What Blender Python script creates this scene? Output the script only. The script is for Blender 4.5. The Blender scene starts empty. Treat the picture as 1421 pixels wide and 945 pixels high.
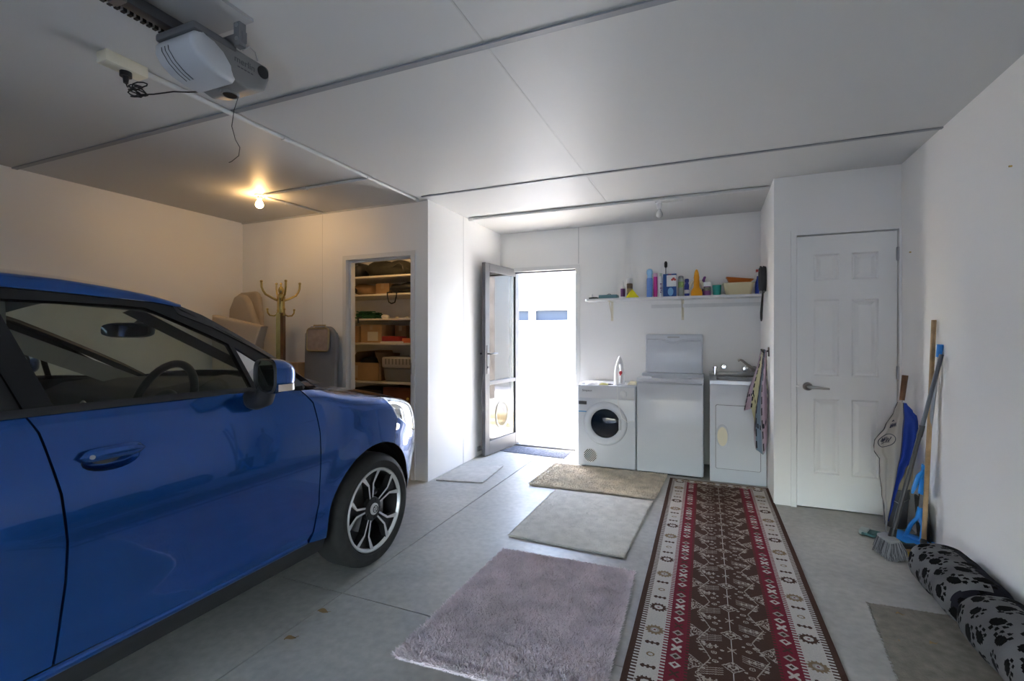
import bpy, bmesh, math, random
import numpy as np
from math import sin, cos, pi, radians, sqrt, atan2
from mathutils import Vector, Matrix, Euler
from mathutils.geometry import delaunay_2d_cdt

SC = bpy.context.scene
COL = SC.collection
RND = random.Random(7)

# ------------------------------------------------------------------ geometry collector
class G:
    def __init__(s): s.v = []; s.f = []; s.m = []; s.c = []
    def add(s, vs, fs, mi=0, M=None):
        o = len(s.v)
        for p in vs:
            s.v.append(tuple(M @ Vector(p)) if M is not None else tuple(p))
        for f in fs:
            s.f.append([i + o for i in f]); s.m.append(mi)
        return s
    def bm(s, b, mi=0, M=None):
        b.verts.ensure_lookup_table(); b.verts.index_update()
        s.add([v.co[:] for v in b.verts], [[v.index for v in f.verts] for f in b.faces], mi, M); b.free(); return s
    def box(s, x0, x1, y0, y1, z0, z1, mi=0, bev=0, seg=2, M=None):
        b = bmesh.new(); bmesh.ops.create_cube(b, size=1)
        for v in b.verts:
            v.co = ((x0+x1)/2+v.co.x*(x1-x0), (y0+y1)/2+v.co.y*(y1-y0), (z0+z1)/2+v.co.z*(z1-z0))
        if bev > 0:
            bmesh.ops.bevel(b, geom=b.edges[:], offset=bev, segments=seg, profile=.5, affect='EDGES')
        return s.bm(b, mi, M)
    def cyl(s, p0, p1, r0, r1=None, n=20, mi=0, caps=True, M=None):
        r1 = r0 if r1 is None else r1
        p0 = Vector(p0); p1 = Vector(p1); d = (p1-p0).normalized()
        a = d.orthogonal().normalized(); b = d.cross(a)
        vs = []
        for p, r in ((p0, r0), (p1, r1)):
            for i in range(n):
                t = 2*pi*i/n; vs.append(p + a*cos(t)*r + b*sin(t)*r)
        fs = [[i, (i+1) % n, n+(i+1) % n, n+i] for i in range(n)]
        if caps: fs += [list(range(n))[::-1], list(range(n, 2*n))]
        return s.add(vs, fs, mi, M)
    def tube(s, pts, r, n=8, mi=0, closed=False, M=None, flat=1.0):
        pts = [Vector(p) for p in pts]; N = len(pts)
        rs = r if isinstance(r, (list, tuple)) else [r]*N
        vs = []; up = None
        for i, p in enumerate(pts):
            if closed: d = pts[(i+1) % N]-pts[i-1]
            else: d = pts[min(i+1, N-1)]-pts[max(i-1, 0)]
            d.normalize()
            if up is None: up = d.orthogonal().normalized()
            up = (up - d*up.dot(d)).normalized(); b = d.cross(up)
            for k in range(n):
                t = 2*pi*k/n; vs.append(p + up*cos(t)*rs[i] + b*sin(t)*rs[i]*flat)
        fs = []
        for i in range(N if closed else N-1):
            j = (i+1) % N
            for k in range(n): fs.append([i*n+k, i*n+(k+1) % n, j*n+(k+1) % n, j*n+k])
        if not closed: fs += [list(range(n))[::-1], [(N-1)*n+k for k in range(n)]]
        return s.add(vs, fs, mi, M)
    def lathe(s, prof, c=(0, 0, 0), n=24, mi=0, M=None, axis='Z', sx=1, sy=1):
        vs = []; fs = []
        for r, z in prof:
            for k in range(n):
                t = 2*pi*k/n; x, y = r*cos(t)*sx, r*sin(t)*sy
                p = {'Z': (x, y, z), 'Y': (x, z, y), 'X': (z, x, y)}[axis]
                vs.append((c[0]+p[0], c[1]+p[1], c[2]+p[2]))
        for i in range(len(prof)-1):
            for k in range(n): fs.append([i*n+k, i*n+(k+1) % n, (i+1)*n+(k+1) % n, (i+1)*n+k])
        if prof[0][0] > 1e-6: fs.append(list(range(n))[::-1])
        if prof[-1][0] > 1e-6: fs.append([(len(prof)-1)*n+k for k in range(n)])
        return s.add(vs, fs, mi, M)
    def ell(s, c, r, nu=20, nv=12, mi=0, M=None, e=1.0):
        vs = []; fs = []
        pw = lambda a: math.copysign(abs(a)**e, a)
        for j in range(nv+1):
            ph = -pi/2+pi*j/nv
            for i in range(nu):
                t = 2*pi*i/nu
                vs.append((c[0]+r[0]*pw(cos(ph))*pw(cos(t)), c[1]+r[1]*pw(cos(ph))*pw(sin(t)), c[2]+r[2]*pw(sin(ph))))
        for j in range(nv):
            for i in range(nu): fs.append([j*nu+i, j*nu+(i+1) % nu, (j+1)*nu+(i+1) % nu, (j+1)*nu+i])
        return s.add(vs, fs, mi, M)
    def grid(s, fn, nu, nv, mi=0, M=None, closeu=False):
        vs = []; fs = []
        for j in range(nv+1):
            for i in range(nu+(0 if closeu else 1)): vs.append(fn(i/nu, j/nv))
        w = nu if closeu else nu+1
        for j in range(nv):
            for i in range(nu):
                i2 = (i+1) % w if closeu else i+1
                fs.append([j*w+i, j*w+i2, (j+1)*w+i2, (j+1)*w+i])
        return s.add(vs, fs, mi, M)
    def prism(s, poly, a0, a1, axis='Z', mi=0, M=None):
        n = len(poly)
        def P(u, v, a): return {'Z': (u, v, a), 'Y': (u, a, v), 'X': (a, u, v)}[axis]
        vs = [P(u, v, a0) for u, v in poly]+[P(u, v, a1) for u, v in poly]
        fs = [list(range(n))[::-1], list(range(n, 2*n))]+[[i, (i+1) % n, n+(i+1) % n, n+i] for i in range(n)]
        return s.add(vs, fs, mi, M)

def rrect(x0, x1, y0, y1, r, n=5):
    out = []
    for cx, cy, a in ((x1-r, y0+r, -pi/2), (x1-r, y1-r, 0), (x0+r, y1-r, pi/2), (x0+r, y0+r, pi)):
        for i in range(n+1):
            t = a+pi/2*i/n; out.append((cx+r*cos(t), cy+r*sin(t)))
    return out

# ------------------------------------------------------------------ objects
def base_of(o):
    b = Vector((0, 0, 0))
    while o is not None: b += o.location; o = o.parent
    return b
def tag(o, label=None, cat=None, group=None, kind=None):
    if label: o['label'] = label
    if cat: o['category'] = cat
    if group: o['group'] = group
    if kind: o['kind'] = kind
    return o
def thing(name, label=None, cat=None, loc=(0, 0, 0), group=None, kind=None):
    o = bpy.data.objects.new(name, None); COL.objects.link(o); o.location = loc; o.empty_display_size = .05
    return tag(o, label, cat, group, kind)
def mk(name, g, mats, parent=None, label=None, cat=None, group=None, kind=None, smooth=40, colors=None, fix=True):
    """one mesh object; coordinates of g are world coordinates (or local ones when the root still sits at 0)"""
    v = np.array(g.v, dtype=np.float64).reshape(-1, 3)
    if parent is not None: off = np.array(base_of(parent))
    else:
        lo = v.min(0); hi = v.max(0); off = np.array(((lo[0]+hi[0])/2, (lo[1]+hi[1])/2, lo[2]))
    me = bpy.data.meshes.new(name)
    me.from_pydata((v-off).tolist(), [], g.f)
    if not isinstance(mats, (list, tuple)): mats = [mats]
    for m in mats: me.materials.append(m)
    if any(g.m): me.polygons.foreach_set('material_index', g.m)
    if colors is not None:
        at = me.attributes.new('Col', 'FLOAT_COLOR', 'FACE'); c = np.ones((len(g.f), 4), dtype=np.float32)
        c[:, :3] = colors; at.data.foreach_set('color', c.ravel())
    if fix:
        b = bmesh.new(); b.from_mesh(me); bmesh.ops.recalc_face_normals(b, faces=b.faces[:]); b.to_mesh(me); b.free()
    if smooth:
        me.polygons.foreach_set('use_smooth', [True]*len(me.polygons))
        if smooth < 180: me.set_sharp_from_angle(angle=radians(smooth))
    me.update()
    o = bpy.data.objects.new(name, me); COL.objects.link(o)
    if parent is not None: o.parent = parent
    else: o.location = off
    return tag(o, label, cat, group, kind)
def text(name, s, size, M, mat, parent, depth=.0006):
    cu = bpy.data.curves.new('t', 'FONT'); cu.body = s; cu.size = size; cu.extrude = depth; cu.align_x = 'CENTER'; cu.align_y = 'CENTER'
    t = bpy.data.objects.new('t', cu); COL.objects.link(t)
    bpy.context.view_layer.update()
    me = bpy.data.meshes.new_from_object(t.evaluated_get(bpy.context.evaluated_depsgraph_get()))
    bpy.data.objects.remove(t)
    g = G(); g.add([v.co[:] for v in me.vertices], [list(p.vertices) for p in me.polygons], 0, M)
    bpy.data.meshes.remove(me)
    return mk(name, g, mat, parent, smooth=0)

# ------------------------------------------------------------------ materials
def mat(name, col, rough=.5, metal=0., spec=.5, coat=0., noise=None, bump=None, emis=None, trans=0., ior=1.45, attr=False, sheen=0., var2=None):
    m = bpy.data.materials.new(name); m.use_nodes = True
    nt = m.node_tree; N = nt.nodes; L = nt.links; b = N['Principled BSDF']
    c = (*col, 1) if len(col) == 3 else col
    b.inputs['Base Color'].default_value = c; b.inputs['Roughness'].default_value = rough
    b.inputs['Metallic'].default_value = metal; b.inputs['Specular IOR Level'].default_value = spec
    b.inputs['Coat Weight'].default_value = coat; b.inputs['Coat Roughness'].default_value = .03
    b.inputs['Transmission Weight'].default_value = trans; b.inputs['IOR'].default_value = ior
    if sheen: b.inputs['Sheen Weight'].default_value = sheen
    tc = N.new('ShaderNodeTexCoord'); src = None
    if attr:
        a = N.new('ShaderNodeAttribute'); a.attribute_name = 'Col'; src = a.outputs['Color']
    if noise:
        sc_, amt = noise[0], noise[1]
        n = N.new('ShaderNodeTexNoise'); n.inputs['Scale'].default_value = sc_; n.inputs['Detail'].default_value = 6
        L.new(tc.outputs['Object'], n.inputs['Vector'])
        r = N.new('ShaderNodeMapRange'); r.inputs['From Min'].default_value = .3; r.inputs['From Max'].default_value = .7
        r.inputs['To Min'].default_value = 1-amt; r.inputs['To Max'].default_value = 1+amt
        L.new(n.outputs['Fac'], r.inputs['Value'])
        mx = N.new('ShaderNodeMix'); mx.data_type = 'RGBA'; mx.blend_type = 'MULTIPLY'; mx.inputs['Factor'].default_value = 1
        if src is not None: L.new(src, mx.inputs['A'])
        else: mx.inputs['A'].default_value = c
        L.new(r.outputs['Result'], mx.inputs['B']); src = mx.outputs['Result']
    if var2:      # second colour blotches: (colour, scale, lo, hi)
        n = N.new('ShaderNodeTexNoise'); n.inputs['Scale'].default_value = var2[1]; n.inputs['Detail'].default_value = 5
        L.new(tc.outputs['Object'], n.inputs['Vector'])
        r = N.new('ShaderNodeMapRange'); r.inputs['From Min'].default_value = var2[2]; r.inputs['From Max'].default_value = var2[3]
        L.new(n.outputs['Fac'], r.inputs['Value'])
        mx = N.new('ShaderNodeMix'); mx.data_type = 'RGBA'; L.new(r.outputs['Result'], mx.inputs['Factor'])
        if src is not None: L.new(src, mx.inputs['A'])
        else: mx.inputs['A'].default_value = c
        mx.inputs['B'].default_value = (*var2[0], 1); src = mx.outputs['Result']
    if src is not None: L.new(src, b.inputs['Base Color'])
    if bump:
        n = N.new('ShaderNodeTexNoise'); n.inputs['Scale'].default_value = bump[0]; n.inputs['Detail'].default_value = 4
        L.new(tc.outputs['Object'], n.inputs['Vector'])
        bp = N.new('ShaderNodeBump'); bp.inputs['Strength'].default_value = bump[1]; bp.inputs['Distance'].default_value = bump[2] if len(bump) > 2 else .004
        L.new(n.outputs['Fac'], bp.inputs['Height']); L.new(bp.outputs['Normal'], b.inputs['Normal'])
    if emis:
        b.inputs['Emission Color'].default_value = (*emis[0], 1); b.inputs['Emission Strength'].default_value = emis[1]
    return m
def srgb(r, g, b):
    f = lambda c: (c/255/12.92) if c/255 <= .04045 else ((c/255+.055)/1.055)**2.4
    return (f(r), f(g), f(b))
def glass(name, tint=(.9, .95, .93), ior=1.5, rough=0.0):
    m = bpy.data.materials.new(name); m.use_nodes = True; nt = m.node_tree; N = nt.nodes; L = nt.links
    N.remove(N['Principled BSDF'])
    t = N.new('ShaderNodeBsdfTransparent'); t.inputs['Color'].default_value = (*tint, 1)
    g = N.new('ShaderNodeBsdfGlossy'); g.inputs['Roughness'].default_value = rough
    f = N.new('ShaderNodeFresnel'); f.inputs['IOR'].default_value = ior
    x = N.new('ShaderNodeMixShader'); L.new(f.outputs[0], x.inputs[0]); L.new(t.outputs[0], x.inputs[1]); L.new(g.outputs[0], x.inputs[2])
    L.new(x.outputs[0], N['Material Output'].inputs['Surface'])
    return m

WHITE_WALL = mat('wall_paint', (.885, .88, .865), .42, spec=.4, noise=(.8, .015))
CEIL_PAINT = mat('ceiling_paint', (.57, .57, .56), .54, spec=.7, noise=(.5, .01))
WARM_WALL = WHITE_WALL
GREY_TRIM = mat('grey_batten_paint', (.26, .27, .29), .45)
SEAM = mat('seam_filler', (.55, .55, .55), .5)
CSEAM = mat('ceiling_seam', (.50, .50, .49), .45)
WHITE_TRIM = mat('white_trim_paint', (.74, .74, .73), .35)
GREY_FRAME = mat('pale_grey_frame', (.50, .50, .50), .35)
DOOR_WHITE = mat('door_white', (.87, .87, .86), .35)
ALU = mat('grey_aluminium', (.13, .133, .14), .45)
CHROME = mat('chrome', (.8, .8, .8), .12, metal=1)
STEEL = mat('brushed_steel', (.42, .42, .43), .42, metal=1)
NICKEL = mat('nickel', (.45, .43, .40), .28, metal=1)
BRASS = mat('brass', (.62, .45, .15), .25, metal=1, noise=(12, .15))
BLACK = mat('black_plastic', (.012, .012, .013), .45)
RUBBER = mat('rubber', (.018, .018, .018), .75, noise=(30, .2))
DKGREY = mat('dark_grey_plastic', (.06, .06, .065), .5)
MIDGREY = mat('mid_grey_plastic', (.20, .205, .215), .45)
WHITE_PL = mat('white_plastic', (.80, .80, .80), .3)
CREAM_PL = mat('cream_plastic', (.74, .69, .55), .4)
APPL = mat('appliance_white', (.60, .63, .68), .30, coat=.2)
CLEAR = glass('clear_glass', (.95, .97, .96))
WOODP = mat('pale_wood', (.42, .28, .15), .5, noise=(14, .25))
WOODB = mat('brown_wood', (.16, .07, .03), .4, noise=(10, .3))
CARD = mat('cardboard', (.42, .27, .14), .75, noise=(6, .12))
CARDD = mat('cardboard_inside', (.30, .19, .10), .8)
# ================================================================== ROOM
XL, XR = -4.5, 1.21
YB = -2.75            # garage door wall
YP = 3.5              # wall with the pantry doorway
XN = -2.24            # side wall of the laundry recess
YL = 5.03             # laundry rear wall
XT = .44              # right side wall of the recess
YD = 4.03             # wall with the panelled door
H = 2.43
PX0, PX1 = -3.13, -2.405   # pantry doorway
DX0, DX1 = -2.095, -1.315   # outside doorway
CZ = 1.25

def wallpiece(name, boxes, m=WHITE_WALL):
    g = G()
    for b in boxes: g.box(*b)
    return mk(name, g, m, kind='structure', smooth=0)

# concrete floor, procedural with saw cuts
def floor_mat():
    m = mat('concrete_floor', (.36, .355, .34), .42, spec=.45)
    nt = m.node_tree; N = nt.nodes; L = nt.links; b = N['Principled BSDF']
    tc = N.new('ShaderNodeNewGeometry')
    def noise(sc, det, dist=0.):
        n = N.new('ShaderNodeTexNoise'); n.inputs['Scale'].default_value = sc; n.inputs['Detail'].default_value = det
        n.inputs['Distortion'].default_value = dist; L.new(tc.outputs['Position'], n.inputs['Vector']); return n.outputs['Fac']
    def ramp(f, stops):
        r = N.new('ShaderNodeValToRGB'); L.new(f, r.inputs[0]); e = r.color_ramp.elements
        e[0].position, e[0].color = stops[0][0], (*stops[0][1], 1); e[1].position, e[1].color = stops[-1][0], (*stops[-1][1], 1)
        for p, c in stops[1:-1]:
            q = e.new(p); q.color = (*c, 1)
        return r.outputs[0]
    base = ramp(noise(1.3, 8, .6), [(.28, (.315, .30, .272)), (.5, (.41, .395, .36)), (.72, (.49, .475, .435))])
    fine = ramp(noise(26, 5), [(.3, (.86, .86, .86)), (.7, (1.08, 1.08, 1.08))])
    mx = N.new('ShaderNodeMix'); mx.data_type = 'RGBA'; mx.blend_type = 'MULTIPLY'; mx.inputs['Factor'].default_value = 1
    L.new(base, mx.inputs['A']); L.new(fine, mx.inputs['B'])
    st = ramp(noise(2.1, 6, 1.4), [(.66, (0, 0, 0)), (.74, (1, 1, 1))])
    m2 = N.new('ShaderNodeMix'); m2.data_type = 'RGBA'; L.new(st, m2.inputs['Factor']); L.new(mx.outputs['Result'], m2.inputs['A'])
    m2.inputs['B'].default_value = (.30, .285, .25, 1)
    L.new(m2.outputs['Result'], b.inputs['Base Color'])
    rr = N.new('ShaderNodeMapRange'); rr.inputs['To Min'].default_value = .30; rr.inputs['To Max'].default_value = .55
    L.new(noise(3, 6, .5), rr.inputs['Value']); L.new(rr.outputs['Result'], b.inputs['Roughness'])
    bp = N.new('ShaderNodeBump'); bp.inputs['Strength'].default_value = .12; bp.inputs['Distance'].default_value = .003
    L.new(noise(18, 8), bp.inputs['Height']); L.new(bp.outputs['Normal'], b.inputs['Normal'])
    return m
FLOOR_M = floor_mat()
g = G()
jx, jy, w = -1.655, 1.822, .003
for x0, x1 in ((XL-.1, jx-w), (jx+w, XR+.1)):
    for y0, y1 in ((YB-.1, jy-w), (jy+w, YL+.12)):
        g.box(x0, x1, y0, y1, -.1, 0)
g.box(XL-.1, XR+.1, YB-.1, YL+.12, -.12, -.012, mi=1)
mk('floor', g, [FLOOR_M, mat('joint_dark', (.05, .05, .05), .9)], kind='structure', smooth=0)

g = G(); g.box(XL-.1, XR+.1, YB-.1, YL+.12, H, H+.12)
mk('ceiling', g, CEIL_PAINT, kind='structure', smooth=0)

wallpiece('wall_left', [(XL-.1, XL, YB, YL+.1, 0, H)])
wallpiece('wall_right', [(XR, XR+.1, YB, YD+.1, 0, H)])
wallpiece('wall_pantry_front', [(XL, PX0, YP, YP+.1, 0, H), (PX1, XN, YP, YP+.1, 0, H), (PX0, PX1, YP, YP+.1, 1.965, H)])
wallpiece('wall_recess_left', [(XN-.1, XN, YP+.1, YL+.1, 0, H)])
wallpiece('wall_laundry', [(XN, DX0, YL, YL+.1, 0, H), (DX1, XT+.1, YL, YL+.1, 0, H), (DX0, DX1, YL, YL+.1, 2.015, H)])
wallpiece('wall_recess_right', [(XT, XT+.1, YD+.1, YL, 0, H)])
IX0, IX1 = .578, 1.202
wallpiece('wall_inner_door', [(XT, IX0, YD, YD+.1, 0, H), (IX1, XR, YD, YD+.1, 0, H), (IX0, IX1, YD, YD+.1, 1.992, H)])
wallpiece('wall_pantry_rear', [(XL, XN-.1, 4.72, 4.82, 0, H)])
GX0, GX1, GZ = -2.2, 1.15, 2.2
wallpiece('wall_garage_door', [(XL, GX0, YB-.1, YB, 0, H), (GX1, XR, YB-.1, YB, 0, H), (GX0, GX1, YB-.1, YB, GZ, H)])
# the sectional garage door behind the camera, partly raised
GAP = .95
g = G()
def door_path(sl):
    # distance along the track above the floor -> (y, z)
    R_ = .28; top = GZ-.15
    if sl < top: return (YB+.03, sl)
    a = (sl-top)/R_
    if a < pi/2: return (YB+.03+R_*(1-cos(a)), top+R_*sin(a))
    return (YB+.03+R_+(sl-top-R_*pi/2), top+R_)
g.grid(lambda u, v: (GX0-.03+(GX1-GX0+.06)*u,)+door_path(GAP+2.13*v), 2, 40)
g.grid(lambda u, v: (GX0-.03+(GX1-GX0+.06)*u, door_path(GAP+2.13*v)[0]+.03, door_path(GAP+2.13*v)[1]+.004), 2, 40)
mk('door_3', g, mat('garage_door_paint', (.55, .55, .53), .5), kind='structure', smooth=30, fix=False)

# ceiling battens and seams
g = G(); g.box(XL, XR, 1.722, 1.752, H-.008, H+.001); mk('trim_1', g, GREY_TRIM, kind='structure', smooth=0)
g = G(); g.box(XN, XR, 3.395, 3.417, H-.008, H+.001); mk('trim_2', g, GREY_TRIM, kind='structure', smooth=0)
g = G(); g.box(-.842, -.834, YB, 3.395, H-.0015, H+.001); mk('trim_3', g, CSEAM, kind='structure', smooth=0)
g = G(); g.box(-.842, -.834, 3.417, 4.19, H-.0015, H+.001); mk('trim_4', g, CSEAM, kind='structure', smooth=0)
g = G(); g.box(XN-.001, XN+.0015, 4.133, 4.139, 0, H); mk('trim_5', g, SEAM, kind='structure', smooth=0)
g = G(); g.box(-1.316, -1.309, YL-.0015, YL+.001, 2.04, H); mk('trim_6', g, SEAM, kind='structure', smooth=0)
g = G(); g.box(XL, XN, YP-.012, YP, H-.012, H); mk('trim_7', g, SEAM, kind='structure', smooth=0)
g = G(); g.box(-3.42, -3.414, YP-.0012, YP+.001, 0, H); mk('trim_16', g, mat('faint_seam', (.7, .7, .69), .45), kind='structure', smooth=0)

# pantry doorway lining
g = G()
g.box(PX0-.035, PX0+.005, YP-.012, YP+.112, 0, 1.960); g.box(PX1-.005, PX1+.035, YP-.012, YP+.112, 0, 1.960); g.box(PX0-.035, PX1+.035, YP-.012, YP+.112, 1.960, 2.0)
g.box(PX0+.005, PX0+.03, YP+.03, YP+.07, 0, 1.94); g.box(PX1-.014, PX1-.005, YP+.03, YP+.07, 0, 1.94); g.box(PX0+.005, PX1-.005, YP+.03, YP+.07, 1.94, 1.960)
mk('trim_8', g, WHITE_TRIM, kind='structure', smooth=0)
g = G(); g.box(PX1-.006, PX1+.004, YP-.015, YP+.02, .92, 1.02); mk('trim_9', g, STEEL, kind='structure', smooth=0)

# ---------------- six panel inner door
def panel_door():
    x0, x1, y, z0, z1 = .592, 1.190, YD, .008, 1.982
    W_ = x1-x0
    cols = [(x0+.105, x0+.262), (x1-.262, x1-.105)]
    rows = [(.255, .80), (.965, 1.515), (1.655, 1.845)]
    g = G()
    # front face built as cells on a grid of lines, panels pushed in with a raised field
    xs = sorted({x0, x1, *[c for p in cols for c in p]}); zs = sorted({z0, z1, *[c for p in rows for c in p]})
    yf = y+.012
    for i in range(len(xs)-1):
        for j in range(len(zs)-1):
            a, b, c, d = xs[i], xs[i+1], zs[j], zs[j+1]
            isp = any(abs(a-p[0]) < 1e-6 for p in cols) and any(abs(c-r[0]) < 1e-6 for r in rows)
            if not isp:
                g.add([(a, yf, c), (b, yf, c), (b, yf, d), (a, yf, d)], [[0, 1, 2, 3]])
            else:
                rings = [(0, 0), (.010, .009), (.020, .009), (.042, .001)]
                vs = []
                for k, dep in rings:
                    vs += [(a+k, yf+dep, c+k), (b-k, yf+dep, c+k), (b-k, yf+dep, d-k), (a+k, yf+dep, d-k)]
                fs = []
                for r in range(3):
                    for q in range(4): fs.append([r*4+q, r*4+(q+1) % 4, r*4+4+(q+1) % 4, r*4+4+q])
                fs.append([12, 13, 14, 15]); g.add(vs, fs)
    yb = y+.05
    g.add([(x0, yf, z0), (x1, yf, z0), (x1, yf, z1), (x0, yf, z1), (x0, yb, z0), (x1, yb, z0), (x1, yb, z1), (x0, yb, z1)],
          [[0, 1, 5, 4], [1, 2, 6, 5], [2, 3, 7, 6], [3, 0, 4, 7], [4, 5, 6, 7]])
    d = mk('door_1', g, DOOR_WHITE, kind='structure', smooth=0, fix=False)
    d['label'] = 'white six panel inner door with a nickel lever handle'
    h = G()
    h.lathe([(0, 0), (.012, -.02), (.026, -.026), (.03, -.008), (.032, 0)], c=(.660, yf, .885), axis='Y', n=24)
    h.tube([(.660, yf-.01, .885), (.660, yf-.05, .885), (.675, yf-.058, .885), (.72, yf-.056, .882), (.785, yf-.052, .876)], [.011, .011, .012, .010, .007], n=10)
    h.cyl((.597, yf-.002, .885), (.597, yf+.01, .885), .009)
    mk('door_handle', h, NICKEL, d, label='nickel lever handle on a round rose')
    for z in (.25, 1.0, 1.82):
        hg = G(); hg.cyl((1.193, YD-.004, z-.045), (1.193, YD-.004, z+.045), .008, n=10); hg.box(1.185, 1.199, YD+.0, YD+.013, z-.045, z+.045)
        mk('hinge', hg, STEEL, d, label='steel hinge')
    return d
panel_door()
g = G()
g.box(.550, .586, YD-.012, YD+.08, 0, 2.028); g.box(1.196, XR-.001, YD-.012, YD+.08, 0, 2.028); g.box(.586, 1.196, YD-.012, YD+.08, 1.990, 2.028)
mk('trim_10', g, DOOR_WHITE, kind='structure', smooth=0)
g = G(); g.box(.586, 1.196, YD+.055, YD+.08, 0, 1.99); mk('trim_11', g, BLACK, kind='structure', smooth=0)

# ---------------- outside doorway frame + glazed leaf swung inwards
g = G()
g.box(DX0-.02, DX0+.012, YL-.012, YL+.112, 0, 1.985); g.box(DX1-.03, DX1+.02, YL-.012, YL+.112, 0, 1.985); g.box(DX0-.02, DX1+.02, YL-.012, YL+.112, 1.985, 2.03)
mk('trim_12', g, mat('white_alu', (.78, .78, .77), .35), kind='structure', smooth=0)
g = G(); g.box(DX0+.012, DX1-.03, YL+.02, YL+.06, 1.968, 1.985); mk('trim_13', g, DKGREY, kind='structure', smooth=0)
g = G(); g.box(DX0+.012, DX1-.03, YL+.02, YL+.11, 0, .02); mk('trim_14', g, ALU, kind='structure', smooth=0)

DOORGL = glass('coated_door_glass', (.95, .96, .96), 2.2)
def glass_door():
    A = Vector((-2.068, 5.14, 0)); B = Vector((-2.165, 4.435, 0))
    d = (B-A); Lw = d.length; ang = atan2(d.y, d.x)
    root = thing('door_2', kind='structure'); root['label'] = 'grey framed glass outside door standing open'
    z0, z1, t = .012, 2.02, .042; st = .085
    g = G()
    for a, b, c, e in ((0, st, z0, z1), (Lw-st, Lw, z0, z1), (st, Lw-st, z0, z0+.14), (st, Lw-st, z1-.085, z1), (st, Lw-st, .74, .78)):
        g.box(a, b, -t/2, t/2, c, e, bev=.003, seg=1)
    mk('door_frame', g, ALU, root, smooth=0, label='grey aluminium frame')
    for a, b in ((z0+.14, .74), (.78, z1-.085)):
        p = G(); p.box(st-.004, Lw-st+.004, -.004, .004, a, b)
        mk('glass_pane', p, DOORGL, root, smooth=0)
    # pet flap in the lower pane
    f = G(); cx = Lw*.5; cz = .40; n = 40
    f.tube([(cx+.125*cos(2*pi*i/n), 0, cz+.145*sin(2*pi*i/n)) for i in range(n)], .017, n=8, closed=True)
    fl = mk('pet_flap', f, CREAM_PL, root, label='round cream pet flap')
    p = G(); p.lathe([(0, -.006), (.115, -.006), (.115, .006), (0, .006)], c=(cx, 0, cz), axis='Y', n=32, sy=1.16); mk('flap_panel', p, glass('smoked', (.85, .85, .8)), fl)
    h = G()
    for sg in (-1, 1):
        h.box(Lw-.06, Lw-.028, sg*t/2-.004, sg*t/2+.004, .86, 1.16, bev=.003)
        h.tube([(Lw-.044, sg*t/2, 1.07), (Lw-.044, sg*(t/2+.045), 1.07), (Lw-.06, sg*(t/2+.052), 1.07), (Lw-.16, sg*(t/2+.05), 1.07)], .009, n=10)
        h.cyl((Lw-.044, sg*t/2, .93), (Lw-.044, sg*(t/2+.012), .93), .012)
    mk('door_handle', h, mat('dark_steel', (.10, .10, .105), .35, metal=.4), root, label='steel lever handle on a long plate')
    root.location = A; root.rotation_euler = (0, 0, ang)
glass_door()
g = G(); g.cyl((-2.235, 4.47, .075), (-2.185, 4.47, .075), .011, n=12); g.box(XN, XN+.008, 4.44, 4.50, .05, .1)
mk('door_stop', g, STEEL, label='small metal door stop on the recess wall behind the open glass door', cat='door stop')

# ---------------- outside
PAVE = mat('sunlit_concrete', (.52, .50, .45), .8, noise=(3, .06))
g = G(); g.box(-9, 5, YL+.12, 6.35, -.3, -.08); mk('patio', g, PAVE, kind='structure', smooth=0)
CREAM_BL = mat('cream_masonry', (.78, .68, .47), .85, noise=(5, .08))
g = G(); g.box(-9, 5, 6.35, 6.5, -.3, .06); g.box(-9, 5, 6.2, 6.35, -.08, -.02); mk('patio_step', g, CREAM_BL, kind='structure', smooth=0)
g = G(); g.box(-9, 5, 6.5, 9.5, -.3, .055); mk('terrace', g, mat('terrace_concrete', (.56, .55, .53), .8, noise=(2, .04)), kind='structure', smooth=0)
g = G(); g.box(-2.15, -1.2, 7.35, 7.85, .055, .07, bev=.006); mk('door_mat', g, mat('blue_grey_mat', (.16, .19, .28), .9, noise=(40, .2)), label='blue grey mat lying outside on the sunny terrace', cat='mat')
def neighbour():
    r = thing('neighbour_house', 'pale house across the sunny terrace with a strip of high windows', 'house', (-3, 9.5, 0))
    g = G(); wx = [(-3.95, -3.56), (-3.42, -2.70)]
    z0, z1 = 1.59, 1.80
    g.box(-9, -3.95, 9.5, 9.7, 0, 3.0); g.box(-2.70, 5, 9.5, 9.7, 0, 3.0); g.box(-3.56, -3.42, 9.5, 9.7, z0, z1)
    g.box(-3.95, -2.70, 9.5, 9.7, 0, z0); g.box(-3.95, -2.70, 9.5, 9.7, z1, 3.0)
    mk('wall', g, mat('cream_weatherboard', (.58, .56, .50), .7), r, smooth=0)
    fr = G(); c0, c1, d0, d1 = -4.05, -2.63, 1.38, 1.86
    for b in ((c0, c1, 9.46, 9.499, 1.805, d1), (c0, c1, 9.46, 9.499, d0, 1.585), (c0, -3.952, 9.46, 9.499, 1.585, 1.805), (-2.698, c1, 9.46, 9.499, 1.585, 1.805), (-3.558, -3.422, 9.46, 9.499, 1.585, 1.805)): fr.box(*b)
    mk('window_frame', fr, mat('cream_frame', (.74, .68, .52), .6), r, smooth=0)
    for a, b in wx:
        p = G(); p.box(a, b, 9.55, 9.56, z0, z1); mk('window_pane', p, mat('dark_window', (.035, .042, .055), .5, spec=.1), r, smooth=0)
    ro = G(); ro.box(-9, 5, 9.2, 13, 3.0, 3.15); mk('roof', ro, mat('roof_sheet', (.5, .5, .48), .5), r, smooth=0)
neighbour()
g = G(); g.box(-14, 10, -16, YB-.1, -.2, -.02); mk('driveway', g, mat('driveway_asphalt', (.06, .06, .06), .9, noise=(2, .06)), kind='structure', smooth=0)
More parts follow.
